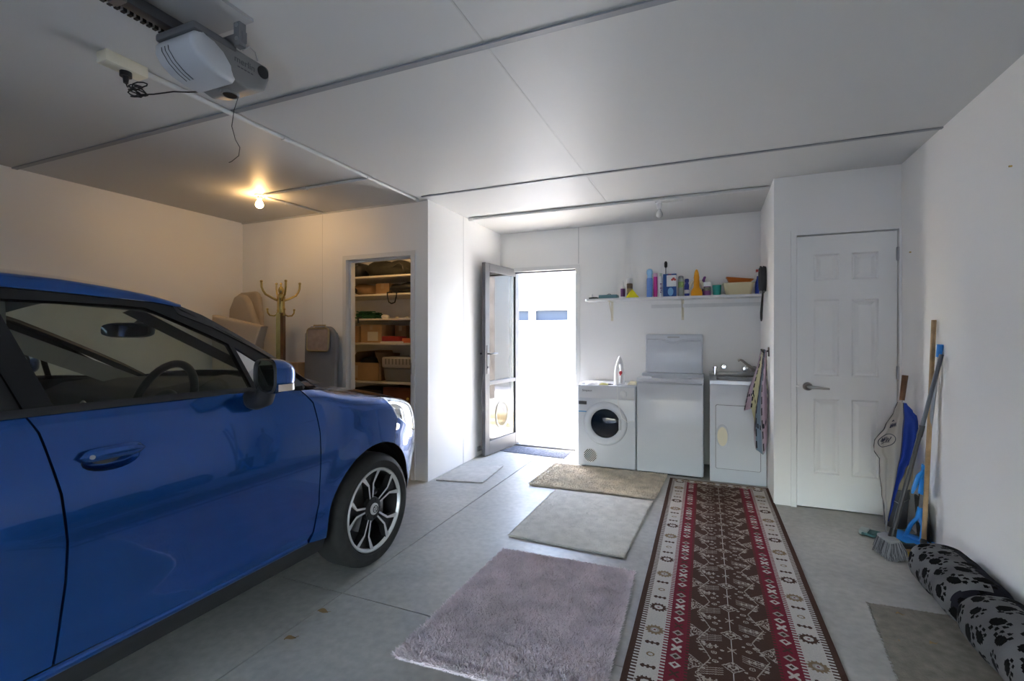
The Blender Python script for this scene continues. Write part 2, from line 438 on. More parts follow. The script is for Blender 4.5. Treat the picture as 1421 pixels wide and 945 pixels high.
def light_blocker():  # added out of view, dark and tall, to block light on the left recess wall
    r = thing('light_blocker', 'unseen dark block added beside the patio to hold light off the recess wall', 'house', (3.2, 7.3, 0))
    g = G(); g.box(.55, 5, YL+.13, 7.8, -.08, 3.3); mk('wall', g, mat('blocker_dark', (.11, .10, .09), .85, noise=(6, .2)), r, smooth=0)
    g = G(); g.box(.45, 5.2, YL+.13, 7.9, 3.3, 3.42); mk('blocker_cap', g, ALU, r, smooth=0)
light_blocker()
# ================================================================== CAR (blue hatchback, nose towards the laundry)
XC = -2.53
PAINT = mat('blue_metallic_paint', (.003, .074, .33), .22, metal=.68, spec=.6, coat=1.0)
GLOSSBLK = mat('gloss_black_trim', (.010, .010, .011), .25)
MATBLK = mat('matt_black_trim', (.022, .022, .023), .55)
CARGLASS = glass('car_glass', (.72, .79, .75), 1.5)
INTGREY = mat('interior_grey', (.20, .20, .195), .8)
INTDARK = mat('interior_dark', (.05, .05, .05), .7)
SEAT = mat('seat_fabric', (.045, .045, .05), .9)
LAMPGL = glass('lamp_lens', (.92, .93, .95), 1.5)
AXF, AXR, WZ = 2.125, -.40, .302

def cr(tab, x):
    """Catmull-Rom through (x, y) pairs"""
    if x <= tab[0][0]: return tab[0][1]
    if x >= tab[-1][0]: return tab[-1][1]
    for i in range(len(tab)-1):
        if tab[i][0] <= x <= tab[i+1][0]: break
    x1, y1 = tab[i]; x2, y2 = tab[i+1]
    m1 = (y2-tab[i-1][1])/(x2-tab[i-1][0]) if i else (y2-y1)/(x2-x1)
    m2 = (tab[i+2][1]-y1)/(tab[i+2][0]-x1) if i+2 < len(tab) else (y2-y1)/(x2-x1)
    h = x2-x1; t = (x-x1)/h
    return (2*t**3-3*t*t+1)*y1+(t**3-2*t*t+t)*h*m1+(-2*t**3+3*t*t)*y2+(t**3-t*t)*h*m2
W_T = [(.18, .775), (.235, .80), (.30, .832), (.36, .838), (.44, .836), (.55, .846), (.68, .854), (.80, .850), (.88, .842), (.96, .828), (1.04, .806)]
ZT_T = [(-1.2, 1.03), (.5, 1.04), (1.45, 1.028), (1.75, .998), (1.93, .965), (2.08, .938), (2.28, .905), (2.48, .872), (2.66, .838), (2.86, .80)]
YF_T = [(.18, 2.76), (.30, 2.84), (.45, 2.90), (.6, 2.915), (.72, 2.90), (.80, 2.86), (.88, 2.80), (1.0, 2.63)]
Y1, LF, NF = 1.95, 1.25, 3.15
Y2, YR, LR, NR = -.55, -1.12, 1.1, 3.0
def yof(u, z):
    if u > Y1: th = min((u-Y1)/LF, 1)*pi/2; return Y1+(cr(YF_T, z)-Y1)*sin(th)**(2/NF)
    if u < Y2: th = min((Y2-u)/LR, 1)*pi/2; return Y2+(YR-Y2)*sin(th)**(2/NR)
    return u
def uof(y, z):
    if y > Y1: return Y1+LF*math.asin(min(1, ((y-Y1)/(cr(YF_T, z)-Y1))**(NF/2)))/(pi/2)
    if y < Y2: return Y2-LR*math.asin(min(1, ((y-Y2)/(YR-Y2))**(NR/2)))/(pi/2)
    return y
def plan(u, z, inset=0.):
    w0 = cr(W_T, z)*(1-.012*((min(max(u, -.5), 1.9)-.75)/1.2)**2)
    def P(u):
        if u > Y1: th = min((u-Y1)/LF, 1)*pi/2; return max(cos(th), 0)**(2/NF)*w0, yof(u, z)
        if u < Y2: th = min((Y2-u)/LR, 1)*pi/2; return max(cos(th), 0)**(2/NR)*w0, yof(u, z)
        return w0, u
    w, y = P(u)
    if inset:
        a = P(u-.01); b = P(u+.01); dw, dy = b[0]-a[0], b[1]-a[1]; l = math.hypot(dw, dy) or 1
        nw, ny = dy/l, -dw/l
        w -= nw*inset; y -= ny*inset
    return max(w, 0), y
def ztop(u): return cr(ZT_T, yof(u, .85))
def body(u, z, off=0.):
    zt = ztop(u); r = .014 if u < 1.55 else min(.014+(u-1.55)*.14, .065)
    d = max(zt-z, 0); ins = 0
    if d < r: ins = r-sqrt(max(r*r-(r-d)**2, 0))
    # flared lip round the wheel openings
    lip = 0
    for ax in (AXF, AXR):
        q = math.hypot(yof(u, z)-ax, z-.30)
        if .33 < q < .47: lip = max(lip, .012*(1-abs(q-.37)/.10) if abs(q-.37) < .10 else 0)
    w, y = plan(u, z, ins-off-lip)
    return w, y, z

def densify(pts, step, closed=True):
    out = []; n = len(pts)
    for i in range(n if closed else n-1):
        a = pts[i]; b = pts[(i+1) % n]; l = math.hypot(b[0]-a[0], b[1]-a[1]); k = max(1, int(math.ceil(l/step)))
        out += [(a[0]+(b[0]-a[0])*t/k, a[1]+(b[1]-a[1])*t/k) for t in range(k)]
    if not closed: out.append(pts[-1])
    return out
def inside(p, poly):
    c = False; n = len(poly); j = n-1
    for i in range(n):
        xi, yi = poly[i]; xj, yj = poly[j]
        if (yi > p[1]) != (yj > p[1]) and p[0] < (xj-xi)*(p[1]-yi)/(yj-yi)+xi: c = not c
        j = i
    return c
def cdt(outline, holes=(), step=.03):
    loops = [densify(outline, step)]+[densify(h, step) for h in holes]
    pts = []; edges = []; bl = []
    for lp in loops:
        o = len(pts); pts += lp; idx = [o+i for i in range(len(lp))]; bl.append(idx)
        edges += [(idx[i], idx[(i+1) % len(idx)]) for i in range(len(idx))]
    xs = [p[0] for p in loops[0]]; ys = [p[1] for p in loops[0]]
    bp = np.array(pts)
    y = min(ys)+step*.5; row = 0
    while y < max(ys):
        x = min(xs)+step*(.5 if row % 2 else .0)
        while x < max(xs):
            p = (x, y)
            if inside(p, loops[0]) and not any(inside(p, h) for h in loops[1:]) and np.min(np.hypot(bp[:, 0]-x, bp[:, 1]-y)) > step*.45: pts.append(p)
            x += step
        y += step*.87; row += 1
    V, E, F, ov, oe, of = delaunay_2d_cdt([Vector(p) for p in pts], edges, [], 0, 1e-6)
    V = [(v.x, v.y) for v in V]; fs = []
    for f in F:
        c = (sum(V[i][0] for i in f)/len(f), sum(V[i][1] for i in f)/len(f))
        if inside(c, loops[0]) and not any(inside(c, h) for h in loops[1:]): fs.append(list(f))
    return V, fs
def side(p, s): return (XC+s*p[0], p[1], p[2])
def panel(name, outline, surf, m, parent, s=1, holes=(), step=.03, thick=.014, inner=None, **kw):
    V, F = cdt(outline, holes, step); g = G()
    P = [surf(a, b) for a, b in V]
    fs = [f if s > 0 else f[::-1] for f in F]
    # orient outward
    a, b, c = (Vector(side(P[i], s)) for i in fs[0][:3]); n = (b-a).cross(c-a)
    mid = (a+b+c)/3
    if n.dot(mid-Vector((XC, .8, .75))) < 0: fs = [f[::-1] for f in fs]
    g.add([side(p, s) for p in P], fs)
    if thick:
        cnt = {}
        for f in fs:
            for i in range(len(f)):
                e = (f[i], f[(i+1) % len(f)]); cnt[e] = 1
        be = [e for e in cnt if (e[1], e[0]) not in cnt]
        vn = {}
        for f in fs:
            a, b, c = (Vector(side(P[i], s)) for i in f[:3]); n = (b-a).cross(c-a)
            for i in f: vn[i] = vn.get(i, Vector((0, 0, 0)))+n
        vs = []; ids = {}
        for e in be:
            for i in e:
                if i not in ids:
                    ids[i] = len(vs); q = Vector(side(P[i], s)); vs.append(q); vs.append(q-vn[i].normalized()*thick)
        g.add(vs, [[ids[a], ids[a]+1, ids[b]+1, ids[b]][::1] for a, b in be])
    return mk(name, g, m, parent, smooth=50, fix=False, **kw)

def UZ(pts): return [(uof(y, z), z) for y, z in pts]
def arc(ax, r, a0, a1, n=18): return [(ax+r*cos(radians(a0+(a1-a0)*i/n)), .30+r*sin(radians(a0+(a1-a0)*i/n))) for i in range(n+1)]

# greenhouse side surface
def gh(y, z, off=0.):
    w = .808-.33*(z-1.03)-.10*(z-1.03)**2
    if y > 1.05: w -= .17*(y-1.05)**2
    if y < -.2: w -= .14*(y+.2)**2
    return (w-off, y, z)

car = thing('car', 'blue five door hatchback parked at the left with black alloy wheels', 'car', (XC, .9, 0))

def wheel(y, s):
    root = None
    x0 = XC+s*.838            # outer face
    def X(d): return x0-s*d
    t = G(); R_ = .302
    prof = [(.222, .004), (.235, -.006), (.262, -.008), (.286, .004), (.298, .022), (R_, .045), (R_, .15), (.295, .175), (.27, .185), (.222, .18)]
    n = 64; vs = []
    for r, d in prof:
        for k in range(n): a = 2*pi*k/n; vs.append((X(d), y+r*cos(a), WZ+r*sin(a)))
    t.add(vs, [[i*n+k, i*n+(k+1) % n, (i+1)*n+(k+1) % n, (i+1)*n+k] for i in range(len(prof)-1) for k in range(n)])
    tyre = mk('wheel', t, RUBBER, car, smooth=30)
    rim = G()   # black barrel with silver lip
    for prof, mi in (([(.205, .012), (.195, .06), (.185, .10), (.05, .105), (0, .105)], 0), ([(.224, .003), (.219, -.003), (.212, -.001), (.205, .012)], 1)):
        vs = []
        for r, d in prof:
            for k in range(n): a = 2*pi*k/n; vs.append((X(d), y+r*cos(a), WZ+r*sin(a)))
        rim.add(vs, [[i*n+k, i*n+(k+1) % n, (i+1)*n+(k+1) % n, (i+1)*n+k] for i in range(len(prof)-1) for k in range(n)], mi)
    mk('rim', rim, [mat_rimblk, mat_rimsil], tyre, smooth=30)
    sp = G()
    def bar(path, widths, d0, th, mi):
        # flat bar in the wheel plane: path of (a, b) in wheel-plane coords
        vs = []; m_ = len(path)
        for i, (a, b) in enumerate(path):
            dx = path[min(i+1, m_-1)][0]-path[max(i-1, 0)][0]; dy = path[min(i+1, m_-1)][1]-path[max(i-1, 0)][1]
            l = math.hypot(dx, dy); nx, ny = -dy/l, dx/l; w_ = widths[i]/2; dd = d0[i]
            for sx, dep in ((1, 0), (-1, 0), (-1.2, th), (1.2, th)):
                vs.append((X(dd+dep), y+a+nx*w_*sx, WZ+b+ny*w_*sx))
        fs = []
        for i in range(m_-1):
            for q in range(4): fs.append([i*4+q, i*4+(q+1) % 4, i*4+4+(q+1) % 4, i*4+4+q])
        fs += [[0, 1, 2, 3], [(m_-1)*4+q for q in (3, 2, 1, 0)]]
        sp.add(vs, fs[0:0]+[f for k_, f in enumerate(fs) if k_ % 4 == 0 and k_ < 4*(m_-1)], mi); sp.add(vs, [f for k_, f in enumerate(fs) if not (k_ % 4 == 0 and k_ < 4*(m_-1))], 0)
    for k in range(5):
        a = radians(100+72*k)*s if s > 0 else pi-radians(100+72*k)
        ca, sa = cos(a), sin(a)
        rot = lambda r, t: (r*ca-t*sa, r*sa+t*ca)
        for q in (-1, 1):
            bar([rot(.055, .010*q), rot(.142, .019*q), rot(.205, .066*q)], [.010, .012, .025], [.024, .014, .003], .03, 1)
        bar([rot(.04, 0), rot(.142, 0), rot(.204, 0)], [.03, .035, .11], [.040, .034, .024], .025, 0)
    vs = []
    mk('spoke', sp, [mat_rimblk, mat_rimsil], tyre, smooth=20, label='forked spokes with machined silver faces')
    hb = G()
    for prof, mi in (([(.066, .04), (.062, .02), (.036, .016), (0, .016)], 0), ([(.031, .018), (.031, .010), (.027, .007), (0, .006)], 1)):
        vs = []
        for r, d in prof:
            for q in range(32): a = 2*pi*q/32; vs.append((X(d), y+r*cos(a), WZ+r*sin(a)))
        hb.add(vs, [[i*32+q, i*32+(q+1) % 32, (i+1)*32+(q+1) % 32, (i+1)*32+q] for i in range(len(prof)-1) for q in range(32)], mi)
    for k in range(5):
        a = radians(64+72*k); hb.cyl((X(.03), y+.048*cos(a), WZ+.048*sin(a)), (X(.014), y+.048*cos(a), WZ+.048*sin(a)), .009, n=8, mi=0)
    hb.tube([(X(.0055), y+.018*cos(2*pi*q/20), WZ+.018*sin(2*pi*q/20)) for q in range(20)], .0022, n=6, closed=True, mi=0)
    hb.tube([(X(.0055), y-.009, WZ+.010), (X(.0055), y+.009, WZ+.004), (X(.0055), y-.009, WZ-.004), (X(.0055), y+.009, WZ-.010)], .002, n=6, mi=0)
    mk('hub_cap', hb, [mat_rimblk, mat_rimsil], tyre, smooth=30)
    bd = G(); bd.lathe([(.13, 0), (.13, .02), (0, .02)], c=(X(.098)-.01, y, WZ), axis='X', n=40)
    cal = G(); a0 = 150 if y > 0 else 20
    for i in (0,):
        cal.box(X(.075)-.02, X(.075)+.02, y+.06, y+.135, WZ-.07, WZ+.07, bev=.01)
    mk('brake_disc', bd, STEEL, tyre, smooth=30); mk('brake_caliper', cal, STEEL, tyre, smooth=30)
mat_refl = mat('lamp_reflector', (.75, .76, .78), .18, metal=.6)
mat_rimblk = mat('rim_black', (.012, .012, .013), .3)
mat_rimsil = mat('rim_silver', (.62, .62, .62), .35, metal=.4)

for s in (1, -1):
    S = lambda u, z: body(u, z)
    # ---- front door
    handle_hole = [(.872+.078*cos(2*pi*i/20), .878+.034*sin(2*pi*i/20)) for i in range(20)]
    fd = [(1.628, ZT_ := 1.004), (1.684, .94), (1.697, .872), (1.709, .802), (1.711, .464), (1.675, .345), (1.645, .318), (1.2, .322), (.737, .332), (.752, .436), (.761, .554), (.762, .669), (.750, .806), (.712, .985), (.690, 1.032), (1.1, 1.032), (1.4, 1.022)]
    door = panel('front_door', fd, S, PAINT, car, s, holes=[handle_hole])
    # bowl behind the handle
    g = G()
    def bowl(u, v):
        r = 1-v; a = 2*pi*u; y_ = .872+.079*r*cos(a); z_ = .878+.035*r*sin(a); p = body(y_, z_, -.034*sqrt(max(1-r*r, 0))-.001)
        return side(p, s)
    g.grid(bowl, 24, 8); mk('handle_recess', g, PAINT, door, smooth=60)
    g = G()
    ys = np.linspace(.785, .958, 14); vs = []; n = 12
    for i, yy in enumerate(ys):
        t = i/13; hh = .0185*(1-abs(2*t-1)**6)**.5+.001; zc = .897+.004*sin(pi*t); p = body(yy, zc, .011+.010*sin(pi*t))
        for k in range(n):
            a = 2*pi*k/n; vs.append((XC+s*(p[0]+.008*cos(a)), yy, zc+hh*sin(a)))
    g.add(vs, [[i*n+k, i*n+(k+1) % n, (i+1)*n+(k+1) % n, (i+1)*n+k] for i in range(13) for k in range(n)]+[list(range(n)), [13*n+k for k in range(n)]])
    p = body(.805, .897, .027)
    hd = mk('door_handle', g, PAINT, door, smooth=50)
    if s > 0:
        k = G(); k.cyl((XC+s*(p[0]-.012), .812, .897), (XC+s*(p[0]+.001), .812, .897), .0065, n=16); mk('key_lock', k, STEEL, door)
    # ---- rear door
    rd = [(.684, 1.034), (.706, .985), (.743, .806), (.755, .669), (.754, .554), (.745, .436), (.730, .332), (.3, .335), (-.02, .34)] + arc(AXR, .378, 5, 55, 8) + [(-.24, .78), (-.31, 1.032)]
    rdo = panel('rear_door', rd, S, PAINT, car, s)
    g = G(); p = body(-.16, .898, .018); g.ell(side((p[0], -.16, .898), s), (.012, .085, .015)); mk('door_handle', g, PAINT, rdo)
    # ---- front wing
    zt = lambda y: ztop(uof(y, .88))-.0005
    fw = [(1.635, 1.003), (1.69, .945), (1.703, .875), (1.715, .803), (1.717, .462), (1.682, .340), (1.66, .300), (1.762, .285)] + arc(AXF, .366, 178, 66, 20) + [(2.30, .70), (2.33, .775)] + [(2.235, .895)] + [(y, zt(y)) for y in (2.2, 2.12, 2.03, 1.94, 1.85, 1.75)]
    panel('front_wing', UZ(fw), S, PAINT, car, s, step=.025)
    # ---- headlamp
    hl = [(2.245, .893), (2.338, .778), (2.42, .735), (2.50, .69), (2.575, .655), (2.63, .645), (2.665, .67), (2.672, .74), (2.66, .80), (2.64, .828)] + [(y, zt(y)-.006) for y in (2.6, 2.5, 2.42, 2.33)]
    hl_low = UZ(hl[:8]); ua, ub = hl_low[-1][0]+.004, uof(2.25, .89)
    hlo = hl_low+[(ua+(ub-ua)*q/14, ztop(ua+(ub-ua)*q/14)-.004) for q in range(15)]
    lamp = panel('headlamp', hlo, S, LAMPGL, car, s, step=.02, thick=0)
    panel('lamp_reflector', hlo, lambda u, z: body(u, z, -.022), mat_refl, lamp, s, step=.03, thick=0)
    # ---- sill
    g = G(); ys = np.linspace(-.05, 1.757, 40)
    for a, b, m_ in ((.305, .325, 0), (.225, .300, 1)):
        pass
    g.grid(lambda u, v: side((lambda p: (p[0]-.003+.010*sin(pi*v), p[1], p[2]))(body(-.03+1.675*u, .292+.034*v)), s), 40, 6, 0)
    mk('sill', g, PAINT, car, smooth=60, fix=False)
    g = G()
    g.grid(lambda u, v: side((.800+.022*sin(pi*v*.55)+.006*v, -.03+(1.79 if v < .99 else 1.79)*u, .222+.078*v), s), 40, 6)
    g.grid(lambda u, v: side((.800-.25*v, -.03+1.79*u, .222), s), 40, 2)
    mk('sill_skirt', g, MATBLK, car, smooth=60, fix=False)
    # ---- rear quarter and half bumper
    rq = [(-.316, 1.032), (-.245, .78)] + arc(AXR, .378, 57, 182, 16) + [(-.80, .24), (-1.0, .24)]
    rq = UZ(rq)+[(Y2-LR, .24), (Y2-LR, 1.028), (-.9, 1.028)]
    panel('rear_quarter', rq, S, PAINT, car, s, step=.04)
    # ---- wheel arch liners
    for ax, r in ((AXF, .362), (AXR, .374)):
        g = G(); g.grid(lambda u, v: side((.77-.20*v, ax+r*cos(pi*1.12*u-.19), .30+r*sin(pi*1.12*u-.19)), s), 28, 2)
        mk('wheel_liner', g, BLACK, car, smooth=60, fix=False)
        wheel(ax, s)
        g = G(); g.box(XC+s*.56-.004, XC+s*.56+.004, ax-r, ax+r, .2, .30+r); mk('wheel_liner', g, BLACK, car, smooth=0)
    # ---- black inner skin behind the shut lines
    g = G()
    for u0, u1, z0, z1 in ((-.02, 1.70, .24, 1.015), (-.9, -.02, .70, 1.0), (1.70, 2.46, .69, .86), (2.5, 3.2, .24, .78), (-1.65, -.95, .25, 1.0)):
        g.grid(lambda u, v: side(body(u0+(u1-u0)*u, z0+(z1-z0)*v, -.03), s), 30, 10)
    mk('inner_panel', g, INTDARK, car, smooth=60, fix=False)
    # ---- belt strip, window frames, glass
    g = G()
    g.grid(lambda u, v: side((lambda y: (gh(y, 1.03)[0]+.005+.003*sin(pi*v)-.010*v, y, cr([(-.3, 1.03), (1.1, 1.028), (1.45, 1.016), (1.62, 1.002)], y)+.022*v))(-.32+1.94*u), s), 60, 4)
    mk('belt_strip', g, MATBLK, car, smooth=60, fix=False)
    gl = [(.662, 1.357), (.83, 1.358), (.97, 1.356), (1.05, 1.352), (1.10, 1.332), (1.26, 1.258), (1.338, 1.220), (1.402, 1.034), (.752, 1.044)]
    ql = [(1.362, 1.207), (1.45, 1.150), (1.62, 1.052), (1.66, 1.022), (1.425, 1.034)]
    rg = [(.575, 1.357), (.3, 1.352), (0, 1.335), (-.2, 1.30), (-.29, 1.20), (-.30, 1.05), (.640, 1.044)]
    fr = [(.655, 1.392), (.95, 1.380), (1.09, 1.374), (1.150, 1.366), (1.25, 1.314), (1.33, 1.275), (1.40, 1.238), (1.52, 1.165), (1.64, 1.085), (1.72, 1.020), (1.72, .999), (1.62, 1.004), (1.45, 1.018), (1.1, 1.03), (.690, 1.034), (.66, 1.13), (.634, 1.21), (.605, 1.30), (.59, 1.37), (.60, 1.392)]
    fm = panel('window_frame', fr, lambda y, z: gh(y, z), GLOSSBLK, door, s, holes=[gl, ql], thick=.02)
    panel('side_window', gl, lambda y, z: gh(y, z, .006), CARGLASS, door, s, thick=0, step=.06)
    panel('quarter_window', ql, lambda y, z: gh(y, z, .006), CARGLASS, door, s, thick=0, step=.06)
    rf = [(.598, 1.392), (.588, 1.36), (.602, 1.30), (.630, 1.21), (.656, 1.13), (.684, 1.034), (-.32, 1.034), (-.40, 1.20), (-.28, 1.34), (0, 1.378), (.3, 1.39)]
    panel('window_frame', rf, lambda y, z: gh(y, z), GLOSSBLK, rdo, s, holes=[rg], thick=.02)
    panel('side_window', rg, lambda y, z: gh(y, z, .006), CARGLASS, rdo, s, thick=0, step=.06)
    # ---- rear pillar
    cp = [(-.322, 1.034), (-.405, 1.20), (-.285, 1.342), (-.3, 1.36), (-.62, 1.35), (-.86, 1.30), (-1.0, 1.034)]
    panel('rear_pillar', cp, lambda y, z: gh(y, z), PAINT, car, s, step=.05)
    # ---- outer windscreen pillar (dark strip between side glass and screen)
    PA = [(1.13, .664, 1.364), (1.25, .672, 1.318), (1.40, .664, 1.243), (1.55, .650, 1.163), (1.70, .632, 1.078), (1.80, .612, 1.012)]
    g = G()
    def pil(u, v):
        t = u*5; i = min(int(t), 4); k = t-i
        a = [PA[i][q]+(PA[i+1][q]-PA[i][q])*k for q in range(3)]
        b = gh(a[0]+.02*u, a[2]-.035-.01*u)      # outer edge meets the frame
        w = a[1]+(b[0]-a[1])*v; z = a[2]+.022*sin(pi*min(v*1.3, 1))*(1-v*.3)-.03*v*v
        return side((w, a[0]+.03*v, z), s)
    g.grid(pil, 30, 6); mk('windscreen_pillar', g, MATBLK, car, smooth=60, fix=False)
    g = G()
    g.grid(lambda u, v: side((.628-.03*u-(.03 if s > 0 else .11)*v, 1.06+(.48 if s > 0 else .70)*u-(.03 if s > 0 else .12)*v, 1.355-(.237 if s > 0 else .345)*u-(.02 if s > 0 else .06)*v), s), 20, 3)
    mk('pillar_trim', g, INTDARK if s > 0 else INTGREY, car, smooth=60, fix=False)
    # ---- inner door card
    g = G(); g.grid(lambda u, v: side((.735+.03*v, .70+.98*u, .35+.67*v), s), 12, 8)
    g.box(*sorted((XC+s*.66, XC+s*.76)), .85, 1.45, .78, .83, bev=.015)
    mk('door_card', g, INTDARK, door, smooth=40)
    g = G(); g.grid(lambda u, v: side((.735+.03*v, -.30+.98*u, .35+.67*v), s), 12, 8); mk('door_card', g, INTDARK, rdo, smooth=40)
    g = G(); g.grid(lambda u, v: side((.70-.035*v-.0*u, .56+.14*u, 1.03+.32*v), s), 4, 6); mk('pillar_trim', g, INTGREY, car, smooth=60, fix=False)
    # ---- mirror
    mx, my, mz = XC+s*.955, 1.365, 1.098
    mr = G()
    Mm = Matrix.Translation((mx, my, mz)) @ Matrix.Rotation(radians(-19*s), 4, 'Z')
    def shell(u, v):
        # v: 0 at the glass rim -> 1 at the nose; superellipse section
        a = 2*pi*u; e = .62
        cx = math.copysign(abs(cos(a))**e, cos(a)); cz = math.copysign(abs(sin(a))**e, sin(a))
        k = sqrt(max(1-v**2.2, 0)); taper = 1-.10*cz*0
        return Mm @ Vector((.105*cx*k*(1 if cx*s > 0 else 1.0)+.0, -.035+.105*v, (.066+.006*cx*s)*cz*k))
    mr.grid(shell, 40, 12, closeu=True)
    mo = mk('side_mirror', mr, PAINT, car, smooth=60, fix=True)
    rimg = G()
    rimg.grid(lambda u, v: Mm @ Vector((lambda a, k: (.105*math.copysign(abs(cos(a))**.62, cos(a))*k, -.035-.012*sin(pi*v)*1.0+.006*v, .066*math.copysign(abs(sin(a))**.62, sin(a))*k))(2*pi*u, 1.0-.12*v)), 40, 6, closeu=True)
    mk('mirror_surround', rimg, MATBLK, mo, smooth=60, fix=False)
    gg = G(); gg.add([Mm @ Vector((.093*math.copysign(abs(cos(a))**.62, cos(a)), -.036, .0585*math.copysign(abs(sin(a))**.62, sin(a)))) for a in [2*pi*i/40 for i in range(40)]], [list(range(40))])
    mk('mirror_glass', gg, mat('mirror_glass', (.55, .6, .6), .02, metal=1) if s > 0 else bpy.data.materials['mirror_glass'], mo, smooth=0)
    tl = G(); tl.grid(lambda u, v: Mm @ (Vector((s*.1065*cos(-.15+1.2*u)**.62 if cos(-.15+1.2*u) > 0 else 0, -.030+.11*sin(max(-.15+1.2*u, 0))*.8, -.054+.026*v))), 12, 3)
    mk('turn_signal', tl, mat('turn_lens', (.75, .62, .5), .15, coat=1) if s > 0 else bpy.data.materials['turn_lens'], mo, smooth=60, fix=False)
    st = G(); st.tube([(XC+s*.80, 1.37, .995), (XC+s*.85, 1.37, .992), (XC+s*.895, 1.366, 1.005), (XC+s*.915, 1.364, 1.045)], [.036, .037, .037, .034], n=14)
    mk('mirror_stalk', st, MATBLK, mo, smooth=60)

# ---- bumper: both halves in one mesh, wing line to wing line
def bumper():
    g = G(); out = []
    for s in (1, -1):
        bl = [(2.336, .772), (2.305, .70)] + arc(AXF, .366, 65.3, -8, 12) + [(2.47, .215)]
        up = UZ(bl)+[(Y1+LF, .215), (Y1+LF, .60)]
        ua = uof(2.680, .745)+.002
        up += [(Y1+LF+(ua-Y1-LF)*q/16, ztop(Y1+LF+(ua-Y1-LF)*q/16)-.0008) for q in range(17)]
        up += UZ([(2.680, .74), (2.674, .665), (2.632, .638), (2.575, .648), (2.50, .683), (2.42, .728)])
        grille = [(Y1+LF-.75, .34), (Y1+LF-.02, .34), (Y1+LF-.02, .52), (Y1+LF-.60, .52)]
        V, F = cdt(up, [grille], .03); P = [side(body(a, b), s) for a, b in V]
        a, b, c = (Vector(P[i]) for i in F[0][:3])
        if (b-a).cross(c-a).dot((a+b+c)/3-Vector((XC, .8, .75))) < 0: F = [f[::-1] for f in F]
        g.add(P, F)
    bp = mk('front_bumper', g, PAINT, car, smooth=50, fix=False)
    for s in (1, -1):
        gr = [(Y1+LF-.76, .335), (Y1+LF, .335), (Y1+LF, .525), (Y1+LF-.61, .525)]
        panel('grille', gr, lambda u, z: body(u, z, -.015), MATBLK, bp, s, thick=0)
    # badge on the nose
    for s in (1, -1):
        dl = UZ([(2.60, .56), (2.615, .49), (2.64, .49), (2.63, .565)])
        lp = panel('daytime_lamp', dl, lambda u, z: body(u, z, .003), mat('lamp_white', (.8, .8, .78), .15, coat=1) if s > 0 else bpy.data.materials['lamp_white'], bp, s, thick=.004, step=.02)
bumper()
# ---- bonnet
def hood(u, v):
    a = u*2-1; t = v
    uu = 1.72+(Y1+LF-1.72)*t
    w, y, z = body(uu, ztop(uu))
    yc = y; cw = 1-abs(a)**2.2
    crown = .052*min(1, (Y1+LF-uu)/.55)**.8
    back = .20*(1-a*a)*max(0, 1-t*3.2)
    return (XC+a*w*.996, y+back+0*yc, z+crown*cw+.002)
g = G(); g.grid(hood, 40, 50); mk('bonnet', g, PAINT, car, smooth=60, fix=False)
# ---- windscreen, cowl, roof
def screen(u, v):
    a = u*2-1
    wb, wt = .600, .655
    w = wb+(wt-wb)*v; yb = 1.80+.22*(1-a*a); zb = 1.008-.005*(1-a*a)
    yt = 1.09+.11*(1-a*a); zt_ = 1.385+.055*(1-a*a)
    k = v+.0
    return (XC+a*w, yb+(yt-yb)*k, zb+(zt_-zb)*k+.028*sin(pi*k))
g = G(); g.grid(screen, 24, 16); mk('windscreen', g, CARGLASS, car, smooth=60, fix=False)
g = G(); g.grid(lambda u, v: (lambda a: (XC+a*(.62+.12*v), 1.78+.2*(1-a*a)+.09*v-.02, .974-.018*v+.035*(1-a*a)))(u*2-1), 30, 3); mk('cowl', g, MATBLK, car, smooth=60, fix=False)
def onscreen(u, v): p = screen(u, v); return (p[0], p[1]+.010, p[2]+.014)
g = G(); g.tube([onscreen(.93-.56*q/8, .022+.02*sin(pi*q/8)) for q in range(9)], .007, n=6)
mk('wiper', g, BLACK, car)
g = G(); g.tube([onscreen(.50-.42*q/8, .030+.02*sin(pi*q/8)) for q in range(9)], .007, n=6); mk('wiper', g, BLACK, car)
ZR = [(-.95, 1.285), (-.6, 1.342), (-.3, 1.365), (.2, 1.388), (.65, 1.392), (.95, 1.381), (1.10, 1.372), (1.16, 1.360)]
def roofp(u, v):
    a = u*2-1; y = -.95+2.12*v
    zl = cr(ZR, y); k = abs(a); wl = gh(min(y, 1.05), zl)[0]+.004
    # section: rail then crown
    if k > .90: t = (1-k)/.10; w = wl-.024*(1-cos(t*pi/2)); dz = .042*sin(t*pi/2)
    else: t = k/.90; w = (wl-.024)*t; dz = .042+.062*(1-t**2.3)
    fc = 1 if y < .9 else 1-.35*((y-.9)/.27)**1.5*.6; fe = 1 if y < .80 else 1-.86*((y-.80)/.37)**1.6; f = fc*(1-k**3)+fe*k**3
    yy = y+.11*(1-a*a)*max(0, (y-.7)/.47)**1.5*.75 if y > .7 else y
    return (XC+math.copysign(w, a), yy, zl+dz*f)
g = G(); g.grid(roofp, 80, 50); mk('roof', g, PAINT, car, smooth=60, fix=False)
g = G(); g.grid(lambda u, v: (lambda p: (XC+(p[0]-XC)*.955, p[1]-.01, p[2]-.035))(roofp(u, v*.985)), 30, 20); mk('headliner', g, INTGREY, car, smooth=60, fix=False)
